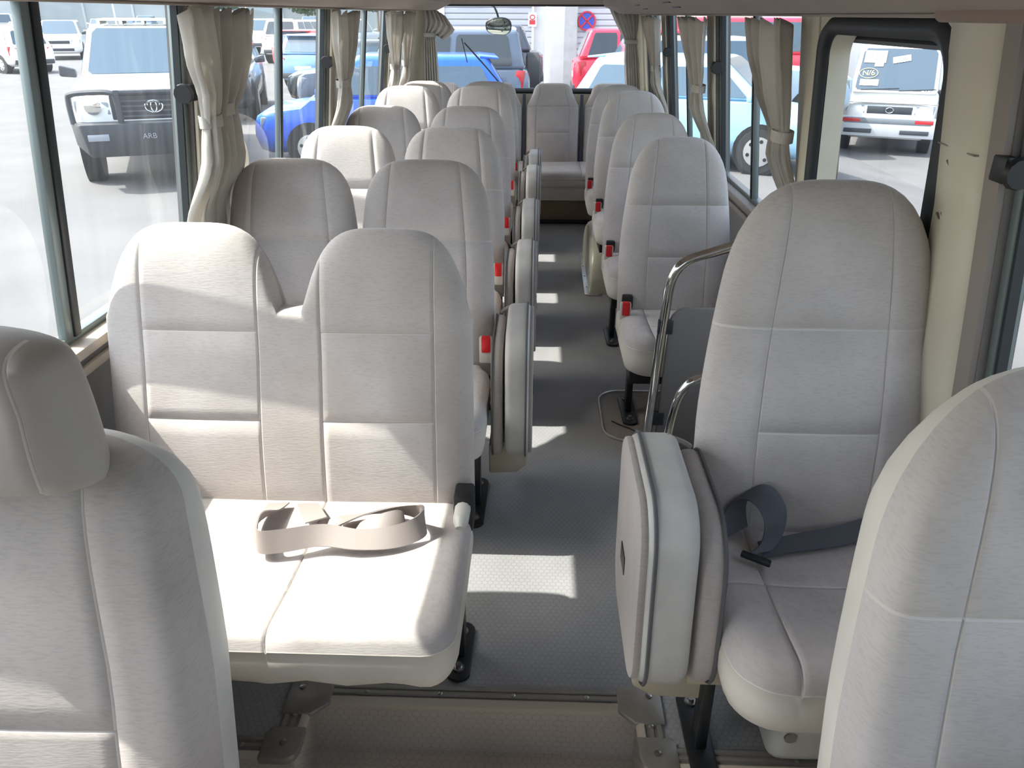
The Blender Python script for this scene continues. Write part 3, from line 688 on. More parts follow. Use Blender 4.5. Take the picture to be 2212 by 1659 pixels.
# --- single seats on the right
def make_single(nm, W, tall=1.0, label='', group=None, cw=None, T=0.055, cy0=-0.50, lean=LEAN):
    t = thing(nm, label, 'seat', group=group)
    global SEATL
    s0 = SEATL; SEATL = s0*tall
    back_mesh('backrest', t, W, hump(3.6, 0.74), 0, lambda h: 1.0 if h < 0.35 else 1-0.26*((h-0.35)/0.65)**1.5, T, lean, (-0.52, 0.52), hs_full=(0.63,), hs_mid=(0.35,), base_yz=(-0.148+0.045, 0.345))
    SEATL = s0; cw = cw or W
    cushion_mesh('seat_cushion', t, -cw, cw, cy0, -0.13, 0.408, 0.275, r=0.045, rc=0.09, sx=(-cw*0.55, cw*0.55), sy=(-0.33,), dip=0.012, rake=-0.02)
    add_frame(t, -cw, cw, -0.5, -0.1, 0.285)
    return t
sg = make_single('single_seat', 0.208, 1.0, '', 'grey single seats along the right windows')
add_leg(sg, -0.155, -0.22, 0.28, 0.17); add_leg(sg, 0.15, -0.22, 0.28, 0.17)
add_buckle(sg, -0.188, -0.205, 0.415)
b = MB(); b.box(-0.212, -0.165, -0.235, -0.11, 0.30, 0.385); b.build('buckle_pocket', VIN, sg, bevel=0.015)
b = MB(); b.box(-0.195, -0.155, -0.15, -0.12, 0.40, 0.45); b.build('hinge_cover', BLKP, sg, bevel=0.006)
SL = ['grey single seat right behind the chrome rail partition', 'grey single seat second behind the chrome rail on the right', 'grey single seat third behind the chrome rail, beside the cream wheel arch box', 'grey single seat last on the right before the rear bench']
for k in range(4):
    o = sg if k == 0 else copy_tree(sg)
    o.location = (0.5228, 2.912+0.7715*k, 0.03 if k == 2 else 0); o['label'] = SL[k]
    if k == 2:
        for ch in list(o.children):
            if ch.name.startswith('leg'):
                for g in list(ch.children): bpy.data.objects.remove(g)
                bpy.data.objects.remove(ch)
# tall front single seat
gs = make_single('single_seat', 0.238, 1.155, 'tall grey single seat with coiled belt on its cushion, in front of the door', None, 0.235, 0.06, -0.58, math.radians(9))
gs.location = (0.588, 1.535, 0.0)
add_leg(gs, -0.225, -0.37, 0.27, 0.20); add_leg(gs, 0.2, -0.30, 0.27, 0.17)
b = MB(); b.prism([(-0.10, 0.0), (0.13, 0.0), (0.13, 0.16), (-0.06, 0.16)], -0.42, -0.16, 'y'); o = b.build('pedestal_cover', PLAST, gs, bevel=0.035, seg=4)
b = MB(); b.tube([(-0.058, -0.423, 0.085), (-0.058, -0.4195, 0.085)], 0.013, 12); b.build('cover_bolt', STEELM, o)
b = MB(); b.box(0.03, 0.15, -0.46, -0.37, 0.0, 0.085); b.build('motor_box', BLKP, gs, bevel=0.01)
b = MB(); b.box(-0.275, -0.19, -0.40, -0.22, 0.20, 0.262); b.build('side_bracket', BEIGEM, gs, bevel=0.005)

# --- driver seat (left foreground) and front passenger seat (right foreground)
t = thing('driver_seat', 'grey driver seat with separate padded headrest, cut by the left picture edge', 'seat', (-0.672, 0.86, LOW))
LD = math.radians(11)
back_mesh('backrest', t, 0.245, lambda s: 0.66*(0.86+0.14*max(0, 1-abs(s)**3.4)**0.5), 0, lambda h: 1-0.10*max(0, (h-0.5))/0.5, 0.075, LD, (-0.60, 0.60), hs_full=(), hs_mid=(0.42,), base_yz=(-0.155, 0.435), pt=26, T2=0.09, mats=[FABD, SEAM, VING])
q = back_mesh('headrest', t, 0.168, lambda s: 0.185*(0.78+0.22*max(0, 1-abs(s)**2.6)**0.5), 0, lambda h: 1-0.16*h*h, 0.062, math.radians(4), (-0.80, 0.80), hs_full=(), hs_mid=(), base_yz=(-0.105, 1.055), mats=[HEADR, SEAM, HEADR], lumbar=0.015, pt=9, T2=0.06)
for s in (-1, 1):
    b = MB(); b.tube([(s*0.06, -0.05, 0.98), (s*0.06, -0.06, 1.09)], 0.007, 8); b.build('headrest_rod', CHROME, t)
cushion_mesh('seat_cushion', t, -0.24, 0.24, -0.66, -0.16, 0.49, 0.34, rc=0.08, dip=0.012, sx=(-0.13, 0.13))
b = MB(); b.box(-0.2, 0.2, -0.55, -0.18, 0.0, 0.34); b.build('seat_base', BLKP, t, bevel=0.02)
t = thing('front_passenger_seat', 'grey front passenger seat with one-piece high back, cut by the right picture edge', 'seat', (0.619, 0.845, LOW))
SP = 0.765
back_mesh('backrest', t, 0.211, lambda s: SP*(0.70+0.30*max(0, 1-abs(s)**2.5)**0.5), 0, lambda h: 1-0.20*max(0, (h-0.35)/0.65)**1.4, 0.070, LD, (-0.56, 0.56), hs_full=(0.62,), hs_mid=(0.34,), base_yz=(-0.155, 0.435), pt=20, T2=0.08, mats=[FAB, SEAM, VIN])
cushion_mesh('seat_cushion', t, -0.215, 0.215, -0.66, -0.16, 0.49, 0.34, rc=0.08, dip=0.012, sx=(-0.13, 0.13))
b = MB(); b.box(-0.2, 0.2, -0.55, -0.18, 0.0, 0.34); b.build('seat_base', BLKP, t, bevel=0.02)

# --- rear bench
t = thing('rear_bench', 'grey four-place bench across the rear under the back window', 'seat', (0, 0, 0))
def back_r(xc, W):
    back_mesh('backrest', t, W, lambda s: 0.625*(0.86+0.14*max(0, 1-abs(s)**6)**0.6), 0, lambda h: 1 if h < 0.74 else 1-0.24*min(1, (h-0.74)/0.14)**0.8, 0.05, math.radians(12), (-0.62, 0.62), hs_full=(0.72,), hs_mid=(0.42,), xc=xc, base_yz=(6.10, 0.325))
for xc in (-0.742, -0.322, 0.108, 0.545): back_r(xc, 0.198)
for x in (-0.532, -0.108, 0.327):
    b = MB(); b.box(x-0.012, x+0.012, 6.09, 6.12, 0.36, 0.86); b.v = [(px, py+(pz-0.36)*0.21, pz) for px, py, pz in b.v]; b.build('gap_strip', NAVY, t, bevel=0.004)  # dark strip set into each gap between the backs
cushion_mesh('seat_cushion', t, -0.955, 0.765, 5.62, 6.10, 0.388, 0.272, r=0.05, rc=0.05, sx=(-0.532, -0.11, 0.32), dip=0.008)
b = MB(); b.prism([(5.645, 0.272), (5.71, 0.0), (6.1, 0.0), (6.1, 0.272)], -0.95, 0.76, 'x'); b.build('base_panel', BROWNB, t, bevel=0.006)
b = MB(); b.prism([(5.628, 0.185), (5.64, 0.185), (5.64, 0.275), (5.628, 0.275)], -0.95, 0.76, 'x'); b.build('cover_skirt', VIN, t, bevel=0.003)
b = MB(); b.box(-0.95, 0.76, 5.69, 5.715, 0.0, 0.03); b.build('kick_strip', RUBBER, t, bevel=0.003)

# --- loose seat belts
ZC = 0.412
tag(ribbon('seat_belt', [((-0.565, 1.425, 0.412), (1, 0.1, 0)), ((-0.572, 1.375, ZC+0.004), (0.9, 0.3, 0.3)), ((-0.578, 1.33, ZC+0.018), (0.4, 0.6, 0.7)), ((-0.565, 1.285, ZC+0.024), (0.0, 0.55, 0.85)), ((-0.548, 1.252, ZC+0.024), (-0.1, 0.4, 0.9)), ((-0.50, 1.262, ZC+0.022), (-0.1, 0.6, 0.8)), ((-0.43, 1.285, ZC+0.020), (0.05, 0.8, 0.6)), ((-0.35, 1.278, ZC+0.016), (0.1, 0.9, 0.4)), ((-0.275, 1.288, ZC+0.020), (-0.1, 0.7, 0.7)), ((-0.228, 1.318, ZC+0.026), (-0.3, 0.3, 0.9)), ((-0.236, 1.360, ZC+0.028), (0.2, -0.2, 0.95)), ((-0.29, 1.378, ZC+0.022), (0.1, -0.6, 0.8)), ((-0.36, 1.372, ZC+0.012), (0.1, -0.8, 0.5)), ((-0.42, 1.352, ZC+0.004), (0.1, -1, 0.1))], 0.047, BELT), 'pale grey lap belt lying crumpled on the sunlit bench cushion', 'seat belt')
bt = thing('seat_belt', 'short belt end with plastic tongue poking out between bench back and cushion', 'seat belt', (0, 0, 0))
ribbon('webbing', [((-0.50, 1.425, 0.412), (1, 0.1, 0)), ((-0.482, 1.39, ZC+0.004), (1, 0.2, 0.1)), ((-0.462, 1.355, ZC+0.006), (0.95, 0.3, 0.15))], 0.047, BELT, bt)
b = MB(); b.box(-0.435, -0.405, 1.338, 1.362, ZC-0.004, ZC+0.008); b.build('belt_tongue', PLAST, bt, bevel=0.004)
tag(ribbon('seat_belt', [((-0.37, 1.330, ZC+0.004), (0.3, 0.9, 0.2)), ((-0.325, 1.330, ZC+0.020), (0.2, 0.8, 0.5)), ((-0.285, 1.335, ZC+0.026), (0, 0.6, 0.8)), ((-0.268, 1.342, ZC+0.016), (-0.3, 0.6, 0.7)), ((-0.30, 1.346, ZC+0.006), (-0.3, 0.9, 0.3))], 0.042, BELT), 'rolled belt end lying inside the belt loop on the bench', 'seat belt')
tb = thing('seat_belt', 'blue-grey lap belt coiled on the cushion of the tall single seat', 'seat belt', (0, 0, 0))
ribbon('webbing', [((0.432, 1.345, 0.418), (0.8, 0.2, 0.4)), ((0.430, 1.372, 0.452), (0.8, 0.2, 0.4)), ((0.446, 1.380, 0.490), (0.78, 0.25, 0.45)), ((0.475, 1.355, 0.508), (0.75, 0.3, 0.45)), ((0.497, 1.322, 0.482), (0.75, 0.3, 0.4)), ((0.490, 1.298, 0.440), (0.8, 0.3, 0.25)), ((0.462, 1.278, 0.418), (0.9, 0.2, 0.1))], 0.054, BELTB, tb)
ribbon('webbing', [((0.470, 1.296, 0.412), (0.0, 1, 0.1)), ((0.55, 1.318, 0.416), (0.1, 1, 0.2)), ((0.64, 1.338, 0.42), (0.1, 0.9, 0.4)), ((0.74, 1.372, 0.428), (0, 0.7, 0.6)), ((0.80, 1.39, 0.43), (0, 0.7, 0.6))], 0.047, BELTB, tb)
b = MB(); b.box(-0.03, 0.03, -0.008, 0.008, -0.004, 0.006); o = b.build('belt_tongue', BLKM, tb, loc=(0.452, 1.262, 0.415), bevel=0.003); o.rotation_euler = (0, 0.1, -0.45)

# ------------------------------------------------------------------ partition, wheel arch, floor hatch
t = thing('handrail_partition', 'bent chrome handrail with dark grey board between tall seat and door', 'partition', (0, 2.315, 0))
rail = spline([(0.386, 0, 0.0), (0.396, 0, 0.25), (0.412, 0, 0.55), (0.424, 0, 0.665), (0.462, 0, 0.718), (0.53, 0, 0.745), (0.62, 0, 0.775), (0.72, 0, 0.81), (0.82, 0, 0.845)], 6)
b = MB(); b.tube(rail, 0.0155, 12); b.build('rail', CHROME, t, smooth=80)
pp = rr(0.43, 0.80, 0.04, 0.568, 0.05, 6)
b = MB(); b.prism([(x-(0.568-z)*0.03, z) for x, z in pp], -0.010, 0.010, 'y'); b.build('board', DARKPAN, t, bevel=0.004)
b = MB(); b.tube([(0.386, 0, 0.0), (0.386, 0, 0.012)], 0.035, 14); b.build('floor_flange', ALU, t)
for z in (0.15, 0.48):
    b = MB(); b.box(0.392, 0.44, -0.012, 0.004, z, z+0.05); b.build('clip', RUBBER, t, bevel=0.004)
t = thing('grab_handle', 'short chrome grab tube behind the tall single seat', 'handrail', (0.366, 1.80, 0))
b = MB(); b.tube(spline([(-0.015, 0, 0.0), (-0.012, 0, 0.3), (0.0, 0, 0.47), (0.03, 0, 0.545), (0.09, 0, 0.57), (0.20, 0, 0.575)], 6), 0.011, 10); b.build('tube', CHROME, t, smooth=80)
b = MB(); b.tube([(-0.015, 0, 0), (-0.015, 0, 0.01)], 0.028, 12); b.build('floor_flange', ALU, t)
t = thing('wheel_arch_box', 'glossy cream wheel arch cover under the right seats', 'wheel arch', (0, 4.50, 0))
b = MB(); rings = []
for x, k in ((0.302, 0.80), (0.305, 0.88), (0.316, 0.95), (0.335, 0.985), (0.37, 1.0), (0.83, 1.0)):
    row = []
    for j in range(21):
        a = PI*j/20; yy = -0.40*math.cos(a); zz = 0.30*max(0, math.sin(a))**0.72
        row.append((x, yy*(0.94+0.06*k), zz*k))
    rings.append(row)
b.loft(rings, closed=False); n0 = len(b.v); b.add([p for p in rings[0]], [tuple(range(21))]); b.build('cover', mat('cream_gloss', (216, 212, 190), 0.25, var=0.05), t, smooth=60)
b = MB(); b.prism([(0.272, -0.42), (0.30, -0.44), (0.36, -0.44), (0.36, -0.40), (0.315, -0.40), (0.305, -0.30), (0.305, 0.40), (0.28, 0.40)], 0.0, 0.008, 'z'); o = b.build('edge_strip', ALU, t, bevel=0.002)
for yy in (-0.3, -0.1, 0.1):
    b = MB(); b.tube([(0.29, yy, 0.008), (0.29, yy, 0.0105)], 0.005, 8); b.build('screw', STEELM, o)
t = thing('floor_hatch', 'round-cornered floor hatch with metal rim beside the partition', 'hatch', (0, 0, 0))
hp = rr(0.262, 0.78, 2.455, 2.865, 0.09, 6)
b = MB(); b.prism(hp, 0.0005, 0.004, 'z'); b.build('cover', MAT_H, t, bevel=0.001)
b = MB(); b.tube([(x, y, 0.004) for x, y in hp], 0.0055, 8, closed=True); b.build('rim', ALU, t)
b = MB(); b.tube(spline([(0.30, 2.60, 0.006), (0.325, 2.57, 0.008), (0.37, 2.535, 0.006), (0.39, 2.50, 0.006), (0.375, 2.485, 0.006), (0.40, 2.47, 0.006)], 5), 0.003, 6); b.build('pull_cord', BLKP, t)
t = thing('overhead_box', 'brown-grey overhead box corner at the top right', 'box', (0.80, 1.22, 1.3915))
b = MB(); b.prism(rr(-0.205, 0.02, 0.0, 0.14, 0.012, 4), -0.42, 0.10, 'y'); b.build('casing', mat('visor_brown', (138, 122, 110), 0.7), t, bevel=0.01, seg=3)
b = MB(); b.box(-0.2065, -0.205, -0.38, 0.06, 0.03, 0.034); b.build('lid_gap', BLKP, t)

# ------------------------------------------------------------------ curtains
def curtain(label, side, prof, pleats, amp, ph, tie_z, off=0.045, tie_col=None, nz=26):
    """prof: list of (z, y_start, y_end, depth scale); hangs from the rail beside a pillar"""
    t = thing('curtain', label, 'curtain', (0, 0, 0), group='tied linen curtains at the windows')
    prof = sorted(prof, reverse=True); z1, z0 = prof[0][0], prof[-1][0]
    def at(z):
        for i in range(len(prof)-1):
            a, c = prof[i], prof[i+1]
            if c[0] <= z <= a[0]:
                k = (a[0]-z)/(a[0]-c[0]); k = k*k*(3-2*k)*0.5+k*0.5
                return [a[j]+(c[j]-a[j])*k for j in (1, 2, 3)]
        return prof[-1][1:]
    pleats = int(pleats*1.5); nt_ = pleats*10; b = MB(); rings = []
    for i in range(nz+1):
        z = z1+(z0-z1)*i/nz; a, c, dp = at(z); row = []
        for k in range(nt_+1):
            tt = k/nt_; w1 = 1.1*math.sin(2*PI*pleats*tt+ph+0.6*math.sin(z*5+ph))*(0.75+0.5*math.sin(7*tt+ph*3))+0.45*math.sin(2*PI*pleats*0.37*tt+ph*2+z*4)
            bow = -0.02*math.sin(PI*tt)*dp
            q_ = 1.0 if z > 1.02 else 1-0.64*min(1, (1.02-z)/0.14)**1.2
            x = wx(side, z)-side*max(0.004, off*q_+amp*dp*w1*q_-bow*q_)
            y = a+(c-a)*(tt+0.02*math.sin(2*PI*pleats*tt+1.2)) + 0.012*math.sin(z*14+tt*5+ph)*dp
            row.append((x, y, z+0.010*math.sin(tt*pleats*2*PI+1)*(1 if i == 0 else 0)))
        rings.append(row)
    b.loft(rings, closed=False); o = b.build('cloth', LINEN, t, smooth=80, fix=False)
    so = o.modifiers.new('thick', 'SOLIDIFY'); so.thickness = 0.0015
    if tie_z:
        a, c, dp = at(tie_z); x = wx(side, tie_z)-side*off; R = amp*1.5*dp+0.010; yc = (a+c)/2; hw = (c-a)/2+0.008; ring = []
        for k in range(24):
            an = 2*PI*k/24; ring.append((x+R*math.sin(an), yc+hw*math.cos(an)))
        b = MB(); lv = [[(p[0], p[1], tie_z+dz+0.02*(p[1]-yc)) for p in ring] for dz in (-0.016, -0.014, 0.014, 0.016)]
        b.loft(lv, closed=True, caps=False); q = b.build('tie_band', LINEN, t, smooth=60); so = q.modifiers.new('thick', 'SOLIDIFY'); so.thickness = 0.003
    return t
Z1 = 1.405
curtain('near half of the big tied curtain on the left, its skirt in bright sun', -1, [(Z1, 2.04, 2.34, 1), (1.30, 2.09, 2.32, 1), (1.20, 2.17, 2.29, 0.8), (1.13, 2.185, 2.27, 0.6), (1.05, 2.17, 2.29, 0.8), (0.90, 2.12, 2.33, 1), (0.74, 2.10, 2.37, 1.1)], 5, 0.020, 0.4, 1.13, 0.055)
curtain('far half of the big tied curtain on the left, hanging behind the near half', -1, [(Z1, 2.34, 2.58, 1), (1.30, 2.34, 2.57, 1), (1.20, 2.32, 2.48, 0.8), (1.15, 2.30, 2.41, 0.6), (1.08, 2.30, 2.44, 0.8), (0.90, 2.31, 2.56, 1), (0.74, 2.32, 2.62, 1.1)], 4, 0.018, 1.6, 1.15, 0.050)
curtain('tied curtain at the second left pillar above the third-row seats', -1, [(Z1, 3.56, 4.04, 1), (1.30, 3.60, 4.02, 1), (1.18, 3.70, 3.94, 0.8), (1.11, 3.76, 3.88, 0.6), (1.02, 3.72, 3.93, 0.8), (0.85, 3.66, 4.02, 1), (0.74, 3.64, 4.06, 1)], 6, 0.020, 0.9, 1.11, 0.055)
curtain('sunlit tied curtain at the third left pillar', -1, [(Z1, 4.98, 5.36, 1), (1.30, 5.02, 5.38, 1), (1.16, 5.14, 5.36, 0.7), (1.10, 5.20, 5.34, 0.6), (1.0, 5.15, 5.38, 0.8), (0.74, 5.05, 5.44, 1)], 5, 0.022, 2.1, 1.10, 0.055)
curtain('last left side curtain by the rear corner', -1, [(Z1, 5.46, 5.80, 1), (1.30, 5.48, 5.80, 1), (1.16, 5.58, 5.76, 0.7), (1.10, 5.62, 5.74, 0.6), (1.0, 5.56, 5.78, 0.8), (0.74, 5.46, 5.84, 1)], 5, 0.020, 0.2, 1.10, 0.060)
curtain('big tied curtain beside the door opening on the right', 1, [(Z1-0.02, 2.36, 2.80, 1), (1.30, 2.37, 2.76, 1), (1.20, 2.38, 2.64, 0.9), (1.075, 2.385, 2.49, 0.6), (1.0, 2.36, 2.51, 0.8), (0.85, 2.33, 2.57, 1), (0.74, 2.31, 2.62, 1.1)], 5, 0.022, 0.7, 1.075, 0.060)
curtain('tied curtain at the middle right pillar', 1, [(Z1-0.02, 3.55, 4.30, 1), (1.30, 3.60, 4.18, 1), (1.18, 3.66, 3.96, 0.8), (1.10, 3.72, 3.87, 0.6), (1.0, 3.66, 3.90, 0.8), (0.74, 3.55, 4.02, 1.1)], 7, 0.021, 1.4, 1.10, 0.060)
curtain('tied curtain at the rearmost right pillar', 1, [(Z1-0.02, 5.00, 5.66, 1), (1.30, 5.04, 5.56, 1), (1.18, 5.10, 5.40, 0.8), (1.10, 5.16, 5.32, 0.6), (1.0, 5.10, 5.36, 0.8), (0.74, 5.0, 5.5, 1.1)], 6, 0.020, 0.5, 1.10, 0.060)
def rear_curtain(label, prof, pleats, ph, tie_z):
    t = thing('curtain', label, 'curtain', (0, 0, 0), group='tied linen curtains at the windows'); b = MB(); rings = []; prof = sorted(prof, reverse=True)
    def at(z):
        for i in range(len(prof)-1):
            a, c = prof[i], prof[i+1]
            if c[0] <= z <= a[0]:
                k = (a[0]-z)/(a[0]-c[0]); return [a[j]+(c[j]-a[j])*k for j in (1, 2, 3)]
        return prof[-1][1:]
    for i in range(25):
        z = prof[0][0]+(prof[-1][0]-prof[0][0])*i/24; a, c, dp = at(z)
        rings.append([(a+(c-a)*k/40, YR-0.075+0.016*dp*math.sin(2*PI*pleats*k/40+ph), z+(prof[0][3] and 0)+(-0.10*max(0, k/40-0.35)*(1 if label.startswith('flared') and z > 1.28 else 0))) for k in range(41)])
    b.loft(rings, closed=False); o = b.build('cloth', LINEN, t, smooth=80, fix=False); so = o.modifiers.new('thick', 'SOLIDIFY'); so.thickness = 0.0015
    a, c, dp = at(tie_z); b = MB(); ring = [((a+c)/2+((c-a)/2+0.008)*math.cos(2*PI*k/20), YR-0.075+0.026*math.sin(2*PI*k/20)) for k in range(20)]
    b.loft([[(p[0], p[1], tie_z+dz) for p in ring] for dz in (-0.014, 0.014)], caps=False); q = b.build('tie_band', LINEN, t, smooth=60); so = q.modifiers.new('thick', 'SOLIDIFY'); so.thickness = 0.003
rear_curtain('flared tied curtain at the left end of the rear window', [(1.455, -0.87, -0.70, 1), (1.36, -0.86, -0.63, 1), (1.325, -0.86, -0.66, 1), (1.26, -0.86, -0.78, 0.6), (1.2, -0.87, -0.77, 0.8), (0.9, -0.88, -0.76, 1)], 6, 0.3, 1.26)
rear_curtain('tied curtain at the right end of the rear window', [(1.455, 0.50, 0.72, 1), (1.36, 0.55, 0.725, 1), (1.22, 0.635, 0.72, 0.6), (1.1, 0.635, 0.745, 0.8), (0.88, 0.66, 0.77, 1)], 6, 1.1, 1.22)

# ------------------------------------------------------------------ outside: ground, cars, buildings
GZ = -0.65
ASPH = mat('pale_asphalt', (93, 92, 92), 0.9, var=0.16, vscale=0.9, bump=0.3, bscale=14)
b = MB(); b.loft([[(-160, y, GZ-0.3), (-160, y, GZ), (3.9, y, GZ), (6.3, y, GZ-0.50), (120, y, GZ-0.54), (120, y, GZ-0.9)] for y in (-40, 220)]); tag(b.build('ground', ASPH, smooth=0), kind='structure')
CGL = mat('car_glass', (70, 92, 108), 0.06, spec=0.8); CGLD = mat('car_glass_dark', (36, 44, 52), 0.06, spec=0.8)
TYRE = mat('tyre_rubber', (38, 40, 42), 0.8); RIM = mat('wheel_rim', (186, 188, 190), 0.3, metal=0.7); RIMW = mat('wheel_cover', (212, 214, 216), 0.35)
LAMP = mat('head_lamp', (150, 156, 164), 0.12, spec=0.8); TAIL = mat('tail_lamp', (190, 40, 44), 0.2); AMBER = mat('amber_lamp', (222, 120, 60), 0.25)
DKP = mat('dark_bumper', (54, 58, 64), 0.55); WHT = mat('white_print', (240, 240, 238), 0.6); YEL = mat('window_chalk', (232, 224, 150), 0.8)
def paint(rgb): return mat('paint_%d_%d_%d' % rgb, rgb, 0.28, spec=0.5, coat=0.6)
KIND = dict(
    suv=dict(L=4.75, W=1.88, H=1.80, zb=1.16, zh=1.06, xa=0.95, xA=0.30, xR=-2.0, xr=-2.28, zt=1.14, r=0.38, zl=0.36),
    lux=dict(L=4.80, W=1.95, H=1.72, zb=1.10, zh=0.98, xa=1.0, xA=0.25, xR=-1.8, xr=-2.25, zt=1.08, r=0.37, zl=0.28),
    hatch=dict(L=3.80, W=1.69, H=1.50, zb=0.98, zh=0.82, xa=1.05, xA=0.38, xR=-1.45, xr=-1.80, zt=0.96, r=0.30, zl=0.22),
    sedan=dict(L=4.50, W=1.74, H=1.46, zb=0.95, zh=0.78, xa=1.0, xA=0.30, xR=-1.0, xr=-1.60, zt=0.94, r=0.31, zl=0.22),
    wagon=dict(L=4.25, W=1.69, H=1.51, zb=0.95, zh=0.82, xa=1.1, xA=0.5, xR=-1.85, xr=-2.05, zt=0.93, r=0.30, zl=0.24),
    van=dict(L=4.60, W=1.80, H=1.98, zb=1.12, zh=0.98, xa=2.16, xA=1.62, xR=-2.1, xr=-2.25, zt=1.10, r=0.32, zl=0.30),
    jeep=dict(L=4.30, W=1.84, H=1.82, zb=1.18, zh=1.10, xa=0.75, xA=0.45, xR=-1.92, xr=-2.06, zt=1.17, r=0.40, zl=0.42))
def car(nm, label, x, y, head, kind, rgb, group=None, detail=1, glass=None, gz=None, **kw):
    p = dict(KIND[kind]); p.update(kw); L, W, H, zb, zh, xa, xA, xR, xr, zt, r, zl = (p[k] for k in ('L', 'W', 'H', 'zb', 'zh', 'xa', 'xA', 'xR', 'xr', 'zt', 'r', 'zl'))
    t = thing(nm, label, 'car' if kind != 'van' else 'van', (x, y, GZ if gz is None else gz), head, group); PM = paint(rgb); hw = W/2; gl = glass or CGL
    st = [(L/2, zl+0.16, zh-0.20, 0.80), (L/2-0.05, zl+0.04, zh-0.09, 0.90), (L/2-0.20, zl, zh-0.01, 0.965)]
    if xa < L/2-0.5: st.append((L/2-0.7, zl, zh+0.05, 1.0))
    st += [(min(xa, L/2-0.3), zl, zb, 1.0), (0, zl, zb, 1.0), (xr+0.35, zl, zb, 1.0), (-L/2+0.22, zl+0.02, zt, 0.98), (-L/2+0.05, zl+0.05, zt-0.05, 0.93), (-L/2, zl+0.16, zt-0.18, 0.84)]
    st = sorted(st, key=lambda q: -q[0]); b = MB(); rings = []
    for X, a, c, k in st:
        h = hw*k; half = [(0.80*h, a), (0.97*h, a+0.10), (h, a+0.32*(c-a)), (h, a+0.70*(c-a)), (0.965*h, c-0.035), (0.86*h, c), (0.4*h, c+0.018)]
        rings.append([(X, yy, zz) for yy, zz in half]+[(X, -yy, zz) for yy, zz in reversed(half)])
    b.loft(rings); b.build('body', PM, t, smooth=50)
    wb, wr = 0.93*hw, 0.76*hw if kind not in ('van', 'jeep') else 0.86*hw
    base = [Vector((xa, wb, zb-0.01)), Vector((xa, -wb, zb-0.01)), Vector((xr, -wb, zb-0.01)), Vector((xr, wb, zb-0.01))]
    top = [Vector((xA, wr, H)), Vector((xA, -wr, H)), Vector((xR, -wr, H)), Vector((xR, wr, H))]
    b = MB(); b.hexa(base+top); b.build('cabin', PM, t, bevel=0.07, seg=3, smooth=50)
    def patch(nm2, i, j, u0, u1, v0, v1, m, off=0.012, rad=0.06):
        A, B, C, D = base[i], base[j], top[j], top[i]; n = (B-A).cross(D-A).normalized()
        if n.dot((A+B)/2-Vector(((xa+xr)/2, 0, zb))) < 0: n = -n
        Lu = (B-A).length; pts = []
        for uu, vv in rr(u0*Lu, u1*Lu, v0, v1, rad, 3) if False else [(u0+(u1-u0)*a_, v0+(v1-v0)*b_) for a_, b_ in ((0.03, 0), (0.97, 0), (1, 0.06), (1, 0.9), (0.96, 1), (0.04, 1), (0, 0.9), (0, 0.06))]:
            pts.append((A+(B-A)*uu)*(1-vv)+(D+(C-D)*uu)*vv)
        b = MB(); b.loft([[q+n*off for q in pts], [q-n*0.02 for q in pts]]); return b.build(nm2, m, t, smooth=0)
    patch('windshield', 0, 1, 0.05, 0.95, 0.06, 0.95, gl); patch('rear_window', 2, 3, 0.10, 0.90, 0.10, 0.90, gl)
    wt = 0.76 if kind == 'hatch' else 0.88
    dv = [(0.06, 0.36), (0.39, 0.68), (0.71, 0.94)] if kind in ('suv', 'lux', 'wagon', 'van') else [(0.07, 0.50), (0.54, 0.92)]
    for (i, j, fl) in ((1, 2, False), (3, 0, True)):
        for a_, c_ in dv:
            if fl: a_, c_ = 1-c_, 1-a_
            patch('side_window', i, j, a_, c_, 0.08, wt, gl)
    # wheels
    for wxp in (L/2-0.80, -L/2+0.78):
        for sd in (-1, 1):
            b = MB(); b.disc((wxp, sd*(hw-0.10), r+0.015), (0, 1, 0), r*1.14, 0.215, 24); b.build('wheel_arch', BLKP, t, smooth=40)
            b = MB(); b.tube([(wxp, sd*(hw-0.19), r), (wxp, sd*(hw-0.18), r), (wxp, sd*(hw-0.02), r), (wxp, sd*(hw+0.012), r), (wxp, sd*(hw+0.016), r)], [r*0.93, r, r, r*0.95, r*0.62], 28); wo_ = b.build('wheel', TYRE, t, smooth=40)
            b = MB(); b.tube([(wxp, sd*(hw+0.0), r), (wxp, sd*(hw+0.020), r), (wxp, sd*(hw+0.028), r)], [r*0.66, r*0.64, r*0.25], 24); b.build('rim', RIM, wo_, smooth=40)
            if detail > 1:
                for k in range(6):
                    a = 2*PI*k/6+0.3; b = MB(); b.disc((wxp+r*0.46*math.cos(a), sd*(hw+0.0225), r+r*0.46*math.sin(a)), (0, 1, 0), r*0.085, 0.010, 8); b.build('rim_slot', BLKP, wo_, smooth=0)
    fx = L/2
